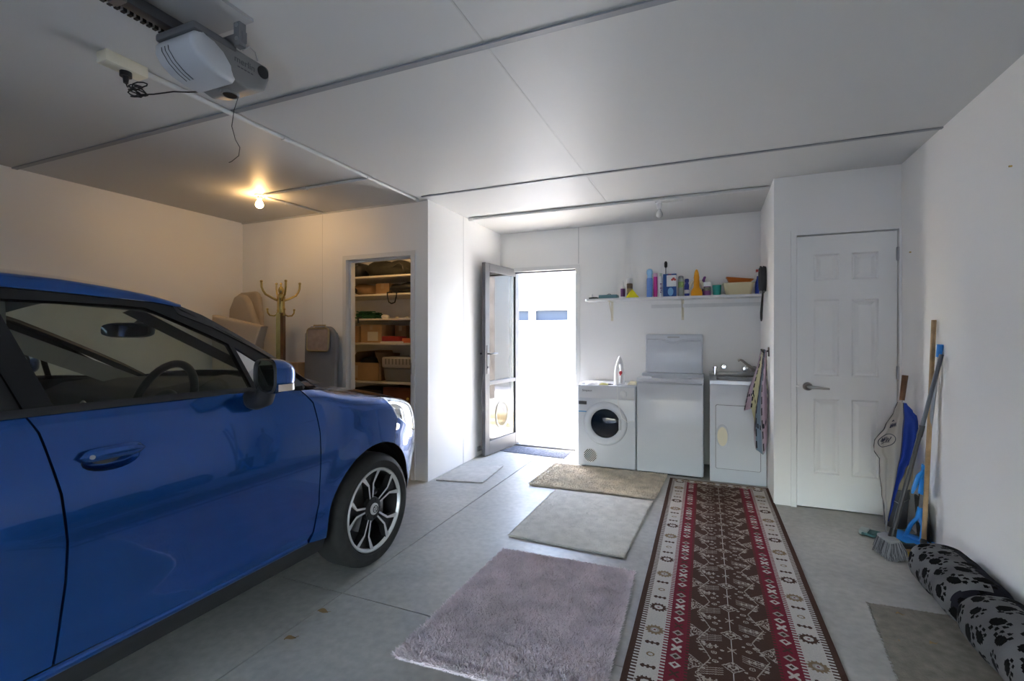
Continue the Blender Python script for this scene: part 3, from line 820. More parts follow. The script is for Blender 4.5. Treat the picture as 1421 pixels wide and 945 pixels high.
# ---- tail
g = G(); g.grid(lambda u, v: (lambda a: (XC+a*(.70*(1-v)+.60*v), -1.08*(1-v)-.93*v-.06*(1-a*a)*(1-v), 1.03+.275*v+.06*(1-a*a)*v))(u*2-1), 24, 8); mk('rear_window', g, CARGLASS, car, smooth=60, fix=False)
for s in (1, -1):
    panel('tail_lamp', UZ([(-.78, .78), (-.80, .98), (-1.02, .97), (-1.06, .80)]), lambda u, z: body(u, z, .004), mat('tail_lens', (.3, .01, .01), .15) if s > 0 else bpy.data.materials['tail_lens'], car, s, thick=.004)
g = G(); g.box(XC-.70, XC+.70, -1.0, 2.5, .225, .235); mk('floor_pan', g, BLACK, car, smooth=0)
g = G(); g.box(XC-.74, XC+.74, -.9, 1.75, .33, .345); mk('cabin_floor', g, INTDARK, car, smooth=0)
# ---- interior
g = G()
def dash(u, v):
    a = u*2-1
    P_ = [(1.30, .55), (1.27, .74), (1.30, .86), (1.36, .955), (1.45, 1.0), (1.62, 1.018), (1.95, 1.005)]
    t = v*6; i = min(int(t), 5); k = t-i
    y = P_[i][0]+(P_[i+1][0]-P_[i][0])*k; z = P_[i][1]+(P_[i+1][1]-P_[i][1])*k
    hump = .045*math.exp(-((a*.74-.36)/.17)**2)*(1 if .3 < v < .85 else .3)
    w = .73 if y < 1.5 else .73-.24*(y-1.5)
    return (XC+a*w, y-.03*math.exp(-(a/.25)**2)+(.17*(1-a*a) if y > 1.8 else 0), z+hump)
g.grid(dash, 48, 36); da = mk('dashboard', g, INTDARK, car, smooth=60, fix=False)
g = G(); g.box(XC-.11, XC+.11, 1.235, 1.26, .80, .95, bev=.012); mk('radio_panel', g, GLOSSBLK, da)
g = G()
for sx in (-1, 1): g.tube([(XC+sx*.145+.05*cos(t)*.6, 1.268, .9+.05*sin(t)) for t in [2*pi*i/20 for i in range(20)]], .005, n=6, closed=True)
mk('air_vent', g, STEEL, da)
Ms = Matrix.Translation((XC+.37, 1.30, .965)) @ Matrix.Rotation(radians(-22), 4, 'X')
g = G(); g.tube([Ms @ Vector((.182*cos(t), 0, .178*sin(t))) for t in [2*pi*i/48 for i in range(48)]], .0165, n=10, closed=True)
sw = mk('steering_wheel', g, mat('wheel_leather', (.035, .035, .037), .5), car)
g = G(); g.ell((0, .01, 0), (.075, .035, .065), M=Ms)
for a in (pi, 0, -pi/2): g.tube([Ms @ Vector((.05*cos(a), .01, .05*sin(a))), Ms @ Vector((.175*cos(a), .002, .175*sin(a)))], [.028, .016], n=8, flat=.5)
mk('wheel_hub', g, INTDARK, sw)
g = G(); g.cyl(Ms @ Vector((0, .03, 0)), Ms @ Vector((0, .25, -.03)), .04, n=14); mk('steering_column', g, INTDARK, sw)
Mr = Matrix.Translation((XC, 1.375, 1.280)) @ Matrix.Rotation(radians(20), 4, 'Z')
g = G(); g.ell((0, 0, 0), (.125, .022, .036), M=Mr, e=.6); rm = mk('rear_view_mirror', g, MATBLK, car)
g = G(); g.add([Mr @ Vector((.115*math.copysign(abs(cos(a))**.5, cos(a)), -.0235, .030*math.copysign(abs(sin(a))**.5, sin(a)))) for a in [2*pi*i/32 for i in range(32)]], [list(range(32))]); mk('mirror_glass', g, bpy.data.materials['mirror_glass'], rm, smooth=0)
g = G(); g.cyl((XC, 1.39, 1.29), (XC, 1.44, 1.34), .012, n=10); mk('mirror_arm', g, MATBLK, rm)
for sx in (.36, -.36):
    g = G()
    g.box(XC+sx-.25, XC+sx+.25, .30, .82, .46, .62, bev=.06, seg=4)
    Mb = Matrix.Translation((XC+sx, .30, .58)) @ Matrix.Rotation(radians(17), 4, 'X')
    g.box(-.24, .24, -.07, .07, 0, .56, bev=.06, seg=4, M=Mb)
    st = mk('seat', g, SEAT, car)
    g = G(); g.box(-.13, .13, -.05, .05, .60, .77, bev=.045, seg=4, M=Mb); g.cyl(Mb @ Vector((-.05, 0, .5)), Mb @ Vector((-.05, 0, .65)), .007); g.cyl(Mb @ Vector((.05, 0, .5)), Mb @ Vector((.05, 0, .65)), .007); mk('headrest', g, SEAT, st)
g = G(); g.box(XC-.66, XC+.66, -.62, -.15, .45, .62, bev=.06, seg=3); g.box(-.66, .66, -.08, .08, 0, .5, bev=.06, seg=3, M=Matrix.Translation((XC, -.62, .55)) @ Matrix.Rotation(radians(18), 4, 'X')); mk('rear_seat', g, SEAT, car)
# ================================================================== RUGS AND MATS
def quadfn(c):
    a, b, d, e = [Vector((*p, 0)) for p in c]     # near-left, near-right, far-right, far-left
    return lambda u, v: (a*(1-u)+b*u)*(1-v)+(e*(1-u)+d*u)*v
def hashn(x, y):
    return (math.sin(x*127.1+y*311.7)*43758.5453) % 1.0
def vnoise(x, y):
    i, j = math.floor(x), math.floor(y); f, g_ = x-i, y-j; f = f*f*(3-2*f); g_ = g_*g_*(3-2*g_)
    return (hashn(i, j)*(1-f)+hashn(i+1, j)*f)*(1-g_)+(hashn(i, j+1)*(1-f)+hashn(i+1, j+1)*f)*g_

def soft_mat(name, label, c, th, m, pile=None, cat='mat', wob=.004, seed=1):
    q = quadfn(c); R = random.Random(seed)
    g = G(); nu, nv = 60, 60
    def top(u, v):
        p = q(u, v); e = min(min(u, 1-u)*8, min(v, 1-v)*8, 1)
        n = vnoise(p.x*28+seed, p.y*28)
        edge = (vnoise(p.x*40, p.y*40+seed)-.5)*wob*2
        du = edge if u in (0, 1) else 0; dv = edge if v in (0, 1) else 0
        return (p.x+du, p.y+dv, .001+th*(.62+.38*min(e*1.6, 1))*(.82+.30*n))
    g.grid(top, nu, nv)
    n = nu+1
    rim = [i for i in range(n)]+[j*n+nu for j in range(1, n)]+[nv*n+i for i in range(nu-1, -1, -1)]+[j*n for j in range(nv-1, 0, -1)]
    o = len(g.v); g.add([(g.v[i][0], g.v[i][1], .0015) for i in rim], [])
    k = len(rim)
    for i in range(k): g.f.append([rim[i], rim[(i+1) % k], o+(i+1) % k, o+i]); g.m.append(0)
    g.f.append([o+i for i in range(k)]); g.m.append(0)
    ob = mk(name, g, m, label=label, cat=cat, smooth=60)
    if pile:
        dens, ln, wd, pm, lean = pile
        a, b, d, e = q(0, 0), q(1, 0), q(1, 1), q(0, 1)
        area = abs((b-a).cross(e-a).z)
        vs = []; fs = []
        for i in range(int(dens*area)):
            u, v = R.random(), R.random()
            if R.random() < .12:
                if R.random() < .5: u = R.choice((R.uniform(0, .012), 1-R.uniform(0, .012)))
                else: v = R.choice((R.uniform(0, .012), 1-R.uniform(0, .012)))
            p = top(u, v); an = R.uniform(0, 2*pi); le = R.uniform(.3, 1.0)*lean
            L_ = ln*R.uniform(.7, 1.2); dx, dy = cos(an)*le*L_, sin(an)*le*L_
            ox = (u-.5)*.02*(abs(u-.5) > .47); oy = (v-.5)*.02*(abs(v-.5) > .47)
            h = L_*sqrt(max(.12, 1-le*le)); a2 = R.uniform(0, 2*pi); bx, by = cos(a2)*wd/2, sin(a2)*wd/2
            z0 = p[2]-.003; o = len(vs)
            vs += [(p[0]-bx, p[1]-by, z0), (p[0]+bx, p[1]+by, z0), (p[0]+dx*.5+bx*.8+ox, p[1]+dy*.5+by*.8+oy, z0+h*.62), (p[0]+dx*.5-bx*.8+ox, p[1]+dy*.5-by*.8+oy, z0+h*.62), (p[0]+dx+ox, p[1]+dy+oy, max(z0+h*.85, .004))]
            fs += [[o, o+1, o+2, o+3], [o+3, o+2, o+4]]
        for (p0, p1, nx, ny) in ((a, b, 0, -1), (b, d, 1, 0), (d, e, 0, 1), (e, a, -1, 0)):
            for i in range(int((p1-p0).length*dens/26)):
                p = p0.lerp(p1, R.random()); z0 = R.uniform(.001, th); L_ = ln*R.uniform(.5, 1.0); tx, ty = -ny, nx; w_ = wd/2; ex = R.uniform(.2, .7)*L_; sw = R.uniform(-.4, .4)*L_; o = len(vs)
                x, y = p.x-nx*.003, p.y-ny*.003
                vs += [(x-tx*w_, y-ty*w_, z0), (x+tx*w_, y+ty*w_, z0), (x+nx*ex*.6+tx*(w_+sw*.5), y+ny*ex*.6+ty*(w_+sw*.5), max(z0+L_*.12, .002)), (x+nx*ex*.6+tx*(sw*.5-w_), y+ny*ex*.6+ty*(sw*.5-w_), max(z0+L_*.12, .002)), (x+nx*ex+tx*sw, y+ny*ex+ty*sw, max(z0-L_*.35, .0018))]
                fs += [[o, o+1, o+2, o+3], [o+3, o+2, o+4]]
        gg = G(); gg.v = vs; gg.f = fs; gg.m = [0]*len(fs)
        po = mk('pile', gg, pm, ob, kind='stuff', smooth=0, fix=False)
    return ob
M_SHAG = mat('lilac_shag', (.74, .65, .67), .95, spec=.1, noise=(9, .16))
M_TAN = mat('tan_shag', (.70, .63, .52), .95, spec=.1, noise=(9, .22))
M_CREAM = mat('cream_carpet', (.62, .59, .53), .95, spec=.1, noise=(14, .12), bump=(160, .7, .004))
M_GREYM = mat('grey_bath_mat', (.50, .475, .44), .95, spec=.1, noise=(12, .12), bump=(160, .7, .004))
M_DOORM = mat('charcoal_door_mat', (.10, .105, .125), .95, spec=.1, noise=(60, .5), bump=(200, .7, .003))
M_CARP = mat('grey_brown_carpet', (.21, .19, .155), .95, spec=.1, noise=(22, .22), bump=(180, .8, .004))
soft_mat('shag_rug', 'thick lilac grey shag rug in the foreground left of the patterned runner', [(-1.125, 1.535), (-.345, 1.57), (-.375, 2.535), (-1.095, 2.515)], .014, M_SHAG, (62000, .026, .0042, M_SHAG, .85), cat='rug', seed=3)
soft_mat('shaggy_mat', 'tan shaggy mat with a stained edge in front of the dryer and washer', [(-1.40, 3.752), (-.395, 3.775), (-.36, 4.46), (-1.385, 4.44)], .016, M_TAN, (42000, .016, .0038, M_TAN, .9), seed=5)
soft_mat('carpet_mat', 'cream short pile mat between the shaggy tan mat and the lilac rug', [(-1.16, 2.735), (-.448, 2.712), (-.402, 3.716), (-1.152, 3.70)], .017, M_CREAM, (30000, .006, .003, M_CREAM, .8), seed=7)
soft_mat('bath_mat', 'small grey mat lying beside the recess wall near the open door', [(-2.195, 3.555), (-1.785, 3.645), (-1.835, 4.185), (-2.205, 4.03)], .012, M_GREYM, (22000, .005, .003, M_GREYM, .8), seed=9)
soft_mat('door_mat', 'flat charcoal door mat inside the outside doorway', [(-2.115, 4.735), (-1.375, 4.69), (-1.385, 5.015), (-2.045, 5.015)], .007, M_DOORM, seed=11)
soft_mat('carpet_piece', 'grey brown carpet offcut on the floor beside the paw print pet bed', [(.585, 1.62), (1.16, 1.66), (1.14, 2.715), (.685, 2.69)], .008, M_CARP, (16000, .004, .003, M_CARP, .8), seed=13)

# ---- patterned runner: the weave is a fine grid with one colour per knot
def runner():
    W, L0, L1 = .765, 1.42, 4.40
    cell = .0030; nu = int(W/cell); nv = int((L1-L0)/cell)
    BR = (.072, .037, .027); CR_ = (.50, .46, .42); RED = (.175, .022, .034); DKR = (.13, .02, .03); TAN = (.22, .15, .09); GRY = (.33, .29, .26); GRY2 = (.38, .33, .285)
    edge, t1, wh, t2, rd, t3 = .030, .060, .166, .187, .280, .293
    cols = np.zeros((nv, nu, 3), dtype=np.float32)
    P = .51
    def eye(du, dy, k):
        r = math.hypot(du/.041, dy/.036); an = atan2(dy, du)
        sp = 1+.20*(math.sin(an*13) > .1)
        if r < .26: return CR_ if r > .13 else DKR
        if r < .46: return GRY if k else CR_
        if r < .80*sp: return TAN if k else BR
        return None
    for j in range(nv):
        y = L0+(j+.5)*cell
        for i in range(nu):
            f = (i+.5)/nu; s = f if f < .5 else 1-f; m = s*W           # metres from the nearer edge
            end = min(y-L0, L1-y)
            if s < edge or end < .018: c = BR
            elif s < t1: c = CR_ if (y % .018) < .0095 else BR
            elif s < wh or (end < .085 and s < .8):
                c = CR_
                if end < .085:
                    du = ((f*W+.02) % .10)-.05; r = eye(du, end-.05, 1); c = r or CR_
                else:
                    uc = (t1+wh)/2*W; du = m-uc; ph = (y-2.271) % P
                    if ph > P/2: ph -= P
                    r = None
                    for y0, k in ((0, 0), (-.178, 1)):
                        r = r or eye(du, ph-y0, k)
                    q = (y-2.271) % P
                    if not r:
                        dc = q-.165
                        rr = math.hypot(du/.016, dc/.013)
                        if .6 < rr < 1: r = TAN
                        for ya in (.09, .24):
                            d2 = q-ya
                            if abs(d2) < .004 and abs(du) < .028: r = BR
                            if abs(d2) < .010 and abs(abs(du)-.020) < .004+.5*(.01-abs(d2)): r = r or BR
                            if abs(d2) < .011 and abs(du) < .005: r = BR
                    c = r or CR_
            elif s < t2: c = RED if (y % .018) < .0095 else CR_
            elif s < rd:
                c = RED; uc = (t2+rd)/2*W; du = m-uc; n = int(math.floor(y/.052)) % 6; dy = (y % .052)-.026
                d = abs(du)/.022+abs(dy)/.021
                if n in (0, 3):
                    if d < 1: c = CR_ if d > .5 else (BR if n else RED)
                elif n in (1, 4):
                    if d < 1: c = GRY if d > .55 else BR
                elif n == 2:
                    if (abs(abs(du)-abs(dy)) < .008 and max(abs(du), abs(dy)) < .020) : c = CR_
                else:
                    if (abs(abs(du)-abs(dy)) < .006 and max(abs(du), abs(dy)) < .018): c = BR
            elif s < t3: c = BR if (y % .018) < .0095 else RED
            else:
                c = BR; t = m-t3*W; h = (.5-t3)*W-t                  # t from field edge, h from centre line (field half ~.174)
                yy = y+(.0 if f < .5 else .05)
                # fine cream drawing: centre line, medallions, edge triangles, toothed zigzags, ovals, crosses, slanting lines
                LN = GRY2
                pm = .21; q = ((y+.03) % pm)-pm/2; rowk = int(math.floor((y+.03)/pm))
                if h < .0026: c = CR_
                # slanting bundles beside each medallion
                qs = ((y+.03+.105*(1 if f < .5 else 0)) % pm)-pm/2
                for k_ in (0, .012, .024, .036):
                    if .035 < h < .125 and abs(qs+.30*(h-.03)-.052-k_) < .0017: c = LN
                d = h/.040+abs(q)/.034
                if d < 1:
                    c = LN if (d > .86 or (.34 < d < .46) or hashn(int(h*250), int(q*250)) > .62) else BR
                q2 = abs(((y+.03+pm*.5) % pm)-pm/2)
                if abs(q2-.9*h) < .0032 and h < .018: c = LN
                # ovals in scattered pairs
                po = .0525; kz = int(math.floor(yy/po)); zo = (yy % po)-po/2
                for ti, (hc, ph, rx, ry) in enumerate(((.062, .010, .012, .0085), (.086, -.013, .013, .0090), (.110, .012, .0085, .0060), (.040, -.018, .0065, .0050))):
                    if (kz+ti) % 4 == 3: continue
                    ro = math.hypot((h-hc-.004*((kz % 3)-1))/rx, (zo-ph)/ry)
                    if ro < 1 and abs(qs-.07) > .036: c = LN if (ro > .62 or ro < .28 or ti > 1) else BR
                if kz % 4 == 3:
                    for hc in (.058, .080, .102):
                        a_, b_ = abs(h-hc), abs(zo)
                        if (a_ < .0032 and b_ < .011) or (b_ < .0032 and a_ < .009): c = LN
                # edge triangles with speckle
                pt = .21; z = (yy % pt)
                if z < .10:
                    w_ = .056*(1-abs(z-.05)/.05)
                    if t < w_: c = LN if (t > w_-.0035 or hashn(int(t*250), int(yy*250)) > .55) else BR
                # stepped zigzag with comb teeth
                zc = z/pt; tz = .022+.050*(1-abs(2*zc-.95)) if zc < .95 else .022
                st_ = tz
                if abs(t-st_-.008) < .0021: c = LN
                if .10 < zc < .36 and 0 < t-st_-.008 < .014 and (yy % .019) < .005: c = LN
                if .60 < zc < .95 and -.014 < t-st_-.008 < 0 and (yy % .019) < .005: c = LN
            k = .93+.14*hashn(i*.37, j*.73)
            cols[j, i] = (c[0]*k, c[1]*k, c[2]*k)
    g = G()
    def P3(u, v):
        x = -.300+(u*W)-.0085*(v*(L1-L0))+.004*vnoise(v*9, u*2); yy = L0+(L1-L0)*v
        return (x, yy, .0075+.0022*vnoise(u*7, v*22)+.004*max(0, vnoise(v*6, 3)-.6)*(1 if u < .1 else 0))
    vs = [P3(i/nu, j/nv) for j in range(nv+1) for i in range(nu+1)]; w = nu+1
    g.v = vs; g.f = [[j*w+i, j*w+i+1, (j+1)*w+i+1, (j+1)*w+i] for j in range(nv) for i in range(nu)]; g.m = [0]*len(g.f)
    col = cols.reshape(-1, 3)
    # turned-down rim so the rug has thickness
    rim = list(range(w))+[j*w+nu for j in range(1, nv+1)]+[nv*w+i for i in range(nu-1, -1, -1)]+[j*w for j in range(nv-1, 0, -1)]
    o = len(g.v); k = len(rim)
    g.v += [(vs[i][0], vs[i][1], .0012) for i in rim]
    for i in range(k): g.f.append([rim[i], o+i, o+(i+1) % k, rim[(i+1) % k]]); g.m.append(0)
    col = np.concatenate([col, np.tile(np.array([BR]), (k, 1))])
    mk('runner_rug', g, mat('woven_wool', (.5, .5, .5), .92, spec=.1, attr=True, bump=(300, .4, .002)), label='long red, brown and cream patterned runner rug with a diamond border', cat='rug', smooth=0, colors=col, fix=False)
runner()

# ---- rolled paw print pet bed along the right wall
def pet_bed():
    nu, nv = 120, 330; Y0, Y1_ = 3.10, 1.55
    pads = []; R = random.Random(4); cs = .086
    circ, leng = .66, Y0-Y1_
    for a in range(int(circ/cs)+2):
        for b in range(int(leng/cs)+2):
            pads.append((a*cs+(b % 2)*cs*.5+R.uniform(-.010, .010), b*cs+R.uniform(-.012, .012), R.uniform(-.5, .5)+pi/2*R.choice((0, 0, 1)), R.uniform(.85, 1.15)))
    grid_ = {}
    for p in pads: grid_.setdefault((int(p[0]//.1), int(p[1]//.1)), []).append(p)
    SAT0, SAT1 = .21, .30
    def colr(s, t):
        n = vnoise(s*14, t*14); c = (.092+.065*n, .09+.065*n, .092+.065*n)
        bl = .005
        for i in (-1, 0, 1):
            for j in (-1, 0, 1):
                for (a, b, an, k) in grid_.get((int(s//.1)+i, int(t//.1)+j), ()):
                    x, y = s-a, t-b
                    x, y = (x*cos(an)+y*sin(an))/k, (-x*sin(an)+y*cos(an))/k
                    if (x/.025)**2+(y/.0205)**2 < 1: return (bl, bl, bl)
                    for q, rr in ((-.95, .034), (-.32, .039), (.32, .039), (.95, .034)):
                        if math.hypot(x-sin(q)*rr, y-cos(q)*rr*.95) < .0078: return (bl, bl, bl)
        # dark satin lining and dark creases
        if abs(t-.52) < .012+.03*vnoise(s*9, 1) or (SAT0 < s < SAT1 and vnoise(t*3.2+1.5, 8) > .50): return (.016, .016, .022)
        return c
    def P(u, v):
        t = v*leng; y = Y0-t; a = 2*pi*u-pi/2
        cr_ = 1-.20*math.exp(-((t-.52)/.045)**2)-.16*math.exp(-((t-1.08)/.05)**2)
        endr = sqrt(max(0, 1-max(0, (.075-t)/.075)**2)) if t < .075 else 1
        endr *= sqrt(max(0, 1-max(0, (t-leng+.07)/.07)**2)) if t > leng-.07 else 1
        lump = 1+.10*(vnoise(u*7 if u < .98 else 0, t*6)-.5)+.05*(vnoise(cos(a)*4+9, t*17)-.5)
        rx, rz = .125*cr_*endr*lump, .100*cr_*endr*lump*(1+.10*(t > .52))
        x = 1.065-.008*t/leng+rx*math.copysign(abs(cos(a))**.85, cos(a)); z = .102*(.35+.65*cr_)+rz*math.copysign(abs(sin(a))**.85, sin(a))
        return (min(x, 1.203), y, max(z, .0115))
    g = G(); g.grid(P, nu, nv, closeu=True)
    col = [colr(((i+.5)/nu)*circ, ((j+.5)/nv)*leng) for j in range(nv) for i in range(nu)]
    mk('pet_bed', g, mat('paw_fleece', (.5, .5, .5), .95, spec=.1, attr=True, bump=(120, .5, .004)), label='rolled grey fleece pet bed with black paw prints against the right wall', cat='pet bed', colors=np.array(col), smooth=80, fix=True)
pet_bed()
def leaf(x, y, z, rz, sc, lab):
    g = G(); Mx = Matrix.Translation((x, y, z)) @ Matrix.Rotation(rz, 4, 'Z')
    g.grid(lambda u, v: (sc*(v-.5), sc*.32*(u-.5)*2*sin(pi*min(max(v, .02), .98)), .002+.006*abs(u-.5)+.004*sin(5*v)), 4, 8, M=Mx)
    g.tube([Mx @ Vector((sc*.5, 0, .003)), Mx @ Vector((sc*.75, .003, .002))], .0008, n=5)
    mk('dry_leaf', g, LEAF, label=lab, cat='leaf', fix=False)
LEAF = mat('dry_leaf', (.26, .17, .07), .8)
leaf(.83, 2.42, .011, .6, .035, 'pale curled leaf in the middle of the grey brown carpet offcut')
leaf(.70, 2.40, .002, 2.2, .045, 'thin brown leaf at the left edge of the grey brown carpet offcut')
leaf(.78, 2.62, .011, .2, .03, 'small leaf near the far edge of the grey brown carpet offcut')
leaf(-1.62, 1.66, .002, .3, .05, 'brown leaf on the concrete beside the car door sill')
leaf(-1.60, 1.46, .002, .8, .045, 'dark leaf on the concrete below the blue car sill, nearest the camera')
# ================================================================== LAUNDRY RECESS
def dryer():
    r = thing('clothes_dryer', 'white front loading dryer with a round glass door', 'dryer', (-.902, 4.75, 0))
    x0, x1, y0, y1, z1 = -1.175, -.632, 4.48, 5.0, .788
    g = G(); g.box(x0, x1, y0, y1, .014, z1, bev=.012, seg=3); mk('body', g, APPL, r, smooth=40)
    for fx in (x0+.05, x1-.05):
        for fy in (y0+.06, y1-.06):
            f = G(); f.cyl((fx, fy, .002), (fx, fy, .016), .018, n=14); mk('foot', f, BLACK, r)
    p = G(); p.box(x0+.012, x1-.012, y0-.004, y0+.002, .665, z1-.012, bev=.003); cp = mk('control_panel', p, mat('panel_white', (.72, .73, .755), .3), r)
    k = G(); k.lathe([(.034, 0), (.032, -.020), (.027, -.024), (0, -.024)], c=(-.742, y0-.004, .715), axis='Y', n=28); k.box(-.746, -.738, y0-.034, y0-.022, .690, .740, bev=.002); mk('dial', k, WHITE_PL, cp)
    text('lettering', 'Simpson', .028, Matrix.Translation((-1.085, y0-.0048, .735)) @ Matrix.Rotation(pi/2, 4, 'X'), DKGREY, cp)
    b = G(); b.box(x0+.006, x0+.085, y0-.003, y0+.002, .600, .632, bev=.001); mk('badge', b, DKGREY, r, label='dark rating badge')
    b = G(); b.box(x0+.006, x0+.12, y0-.002, y0+.002, .528, .536, bev=.0006); mk('stripe', b, mat('blue_stripe', (.02, .25, .55), .4), r, label='blue stripe')
    cx, cz = -.911, .432
    d = G()
    prof = [(.205, 0), (.205, -.012), (.196, -.024), (.172, -.030), (.150, -.026), (.137, -.016), (.130, .012)]
    n = 64; vs = []
    for rr, dp in prof:
        for i in range(n): a = 2*pi*i/n; vs.append((cx+rr*cos(a), y0+dp, cz+rr*sin(a)))
    d.add(vs, [[i*n+q, i*n+(q+1) % n, (i+1)*n+(q+1) % n, (i+1)*n+q] for i in range(len(prof)-1) for q in range(n)])
    do = mk('door', d, APPL, r, smooth=40, label='round door ring')
    gl = G(); gl.lathe([(0, -.032), (.05, -.030), (.10, -.022), (.137, -.010)], c=(cx, y0, cz), axis='Y', n=48); mk('door_glass', gl, glass('dryer_glass', (.34, .42, .50), 1.5), do)
    dr = G(); dr.lathe([(.131, .010), (.150, .03), (.155, .006)], c=(cx, y0, cz), axis='Y', n=40)
    dr.lathe([(.136, -.006), (.128, -.002), (0, -.0015)], c=(cx, y0, cz), axis='Y', n=48)
    mk('drum', dr, mat('drum_steel', (.05, .07, .10), .35, metal=.4), do, fix=False)
    hd = G(); hd.box(cx+.128, cx+.150, y0-.034, y0-.020, cz-.05, cz+.05, bev=.006); mk('door_handle', hd, APPL, do)
    v = G(); vx, vz = -1.055, .118
    v.lathe([(.066, 0), (.064, -.003), (0, -.003)], c=(vx, y0, vz), axis='Y', n=32)
    vo = mk('vent', v, mat('vent_white', (.66, .67, .68), .4), r)
    sl = G()
    for i in range(-4, 5):
        o = i*.0135; hl = sqrt(max(.060**2-o*o, 0))
        sl.box(-hl, hl, -.0042, -.0028, o-.0036, o+.0036, M=Matrix.Translation((vx, y0, vz)) @ Matrix.Rotation(radians(-48), 4, 'Y'))
    mk('vent_slots', sl, BLACK, vo, smooth=0)
dryer()
def washer():
    r = thing('washing_machine', 'white top loading washing machine with its lid standing open', 'washing machine', (-.338, 4.75, 0))
    x0, x1, y0, y1 = -.624, -.052, 4.48, 5.01
    g = G(); g.box(x0, x1, y0, y1, .014, .835, bev=.014, seg=3); mk('body', g, APPL, r, smooth=40)
    # top deck with a raised bowed front lip and a round opening
    t = G()
    def deck(u, v):
        x = x0+(x1-x0)*u; bow = .018*(1-(2*u-1)**2)
        P_ = [(y0-.004-bow*.3, .832), (y0-.008-bow*.5, .848), (y0+.012-bow*.2, .866+bow*.2), (y0+.045, .868), (4.60, .862)]
        i = min(int(v*4), 3); k = v*4-i; return (x, P_[i][0]+(P_[i+1][0]-P_[i][0])*k, P_[i][1]+(P_[i+1][1]-P_[i][1])*k)
    t.grid(deck, 24, 16)
    cx, cy, rr = -.338, 4.735, .185; n = 48; vs = []
    sq = []
    for i in range(n):
        a = 2*pi*i/n; ca, sa = cos(a), sin(a); m_ = max(abs(ca)/.286, abs(sa)/.17)
        sq.append((cx+ca/m_, min(cy+sa/m_, 4.86)))
    vs = [(x, max(y, 4.57), .862) for x, y in sq]+[(cx+rr*cos(2*pi*i/n), cy+rr*.7*sin(2*pi*i/n), .858) for i in range(n)]+[(cx+rr*.96*cos(2*pi*i/n), cy+rr*.67*sin(2*pi*i/n), .70) for i in range(n)]
    t.add(vs, [[k*n+i, k*n+(i+1) % n, (k+1)*n+(i+1) % n, (k+1)*n+i] for k in range(2) for i in range(n)]+[[2*n+i for i in range(n)]])
    t.box(x0, x1, 4.84, y1, .83, .895, bev=.014, seg=3)
    mk('top_deck', t, APPL, r, smooth=40, fix=False)
    l = G()
    lx0, lx1, ly, lz0, lz1 = -.585, -.062, 4.835, .895, 1.272
    l.box(lx0, lx1, ly, ly+.028, lz0, lz1, bev=.012, seg=3)
    lo = mk('lid', l, APPL, r, smooth=40)
    # moulded lip on the inside of the lid
    m_ = G()
    def lip(u, v):
        x = lx0+.02+(lx1-lx0-.04)*u; q = 2*u-1; dip = .028*math.exp(-(q/.28)**2); zc = lz1-.055-dip
        a = pi*v; return (x, ly-.010*sin(a)-.0005, zc+.010*cos(a))
    m_.grid(lip, 40, 8); m_.box(lx0+.004, lx0+.012, ly-.006, ly, lz0+.01, lz1-.02, bev=.002); m_.box(lx1-.012, lx1-.004, ly-.006, ly, lz0+.01, lz1-.02, bev=.002)
    mk('lid_lip', m_, APPL, lo, smooth=60, fix=False)
    h = G(); h.box(-.38, -.27, ly-.005, ly+.001, lz1-.036, lz1-.022, bev=.004); mk('lid_catch', h, mat('pale_grey_plastic', (.45, .46, .47), .4), lo)
    b = G(); b.box(x0+.02, x1-.02, y0+.02, y1-.02, .001, .016); mk('plinth', b, BLACK, r, smooth=0)
washer()
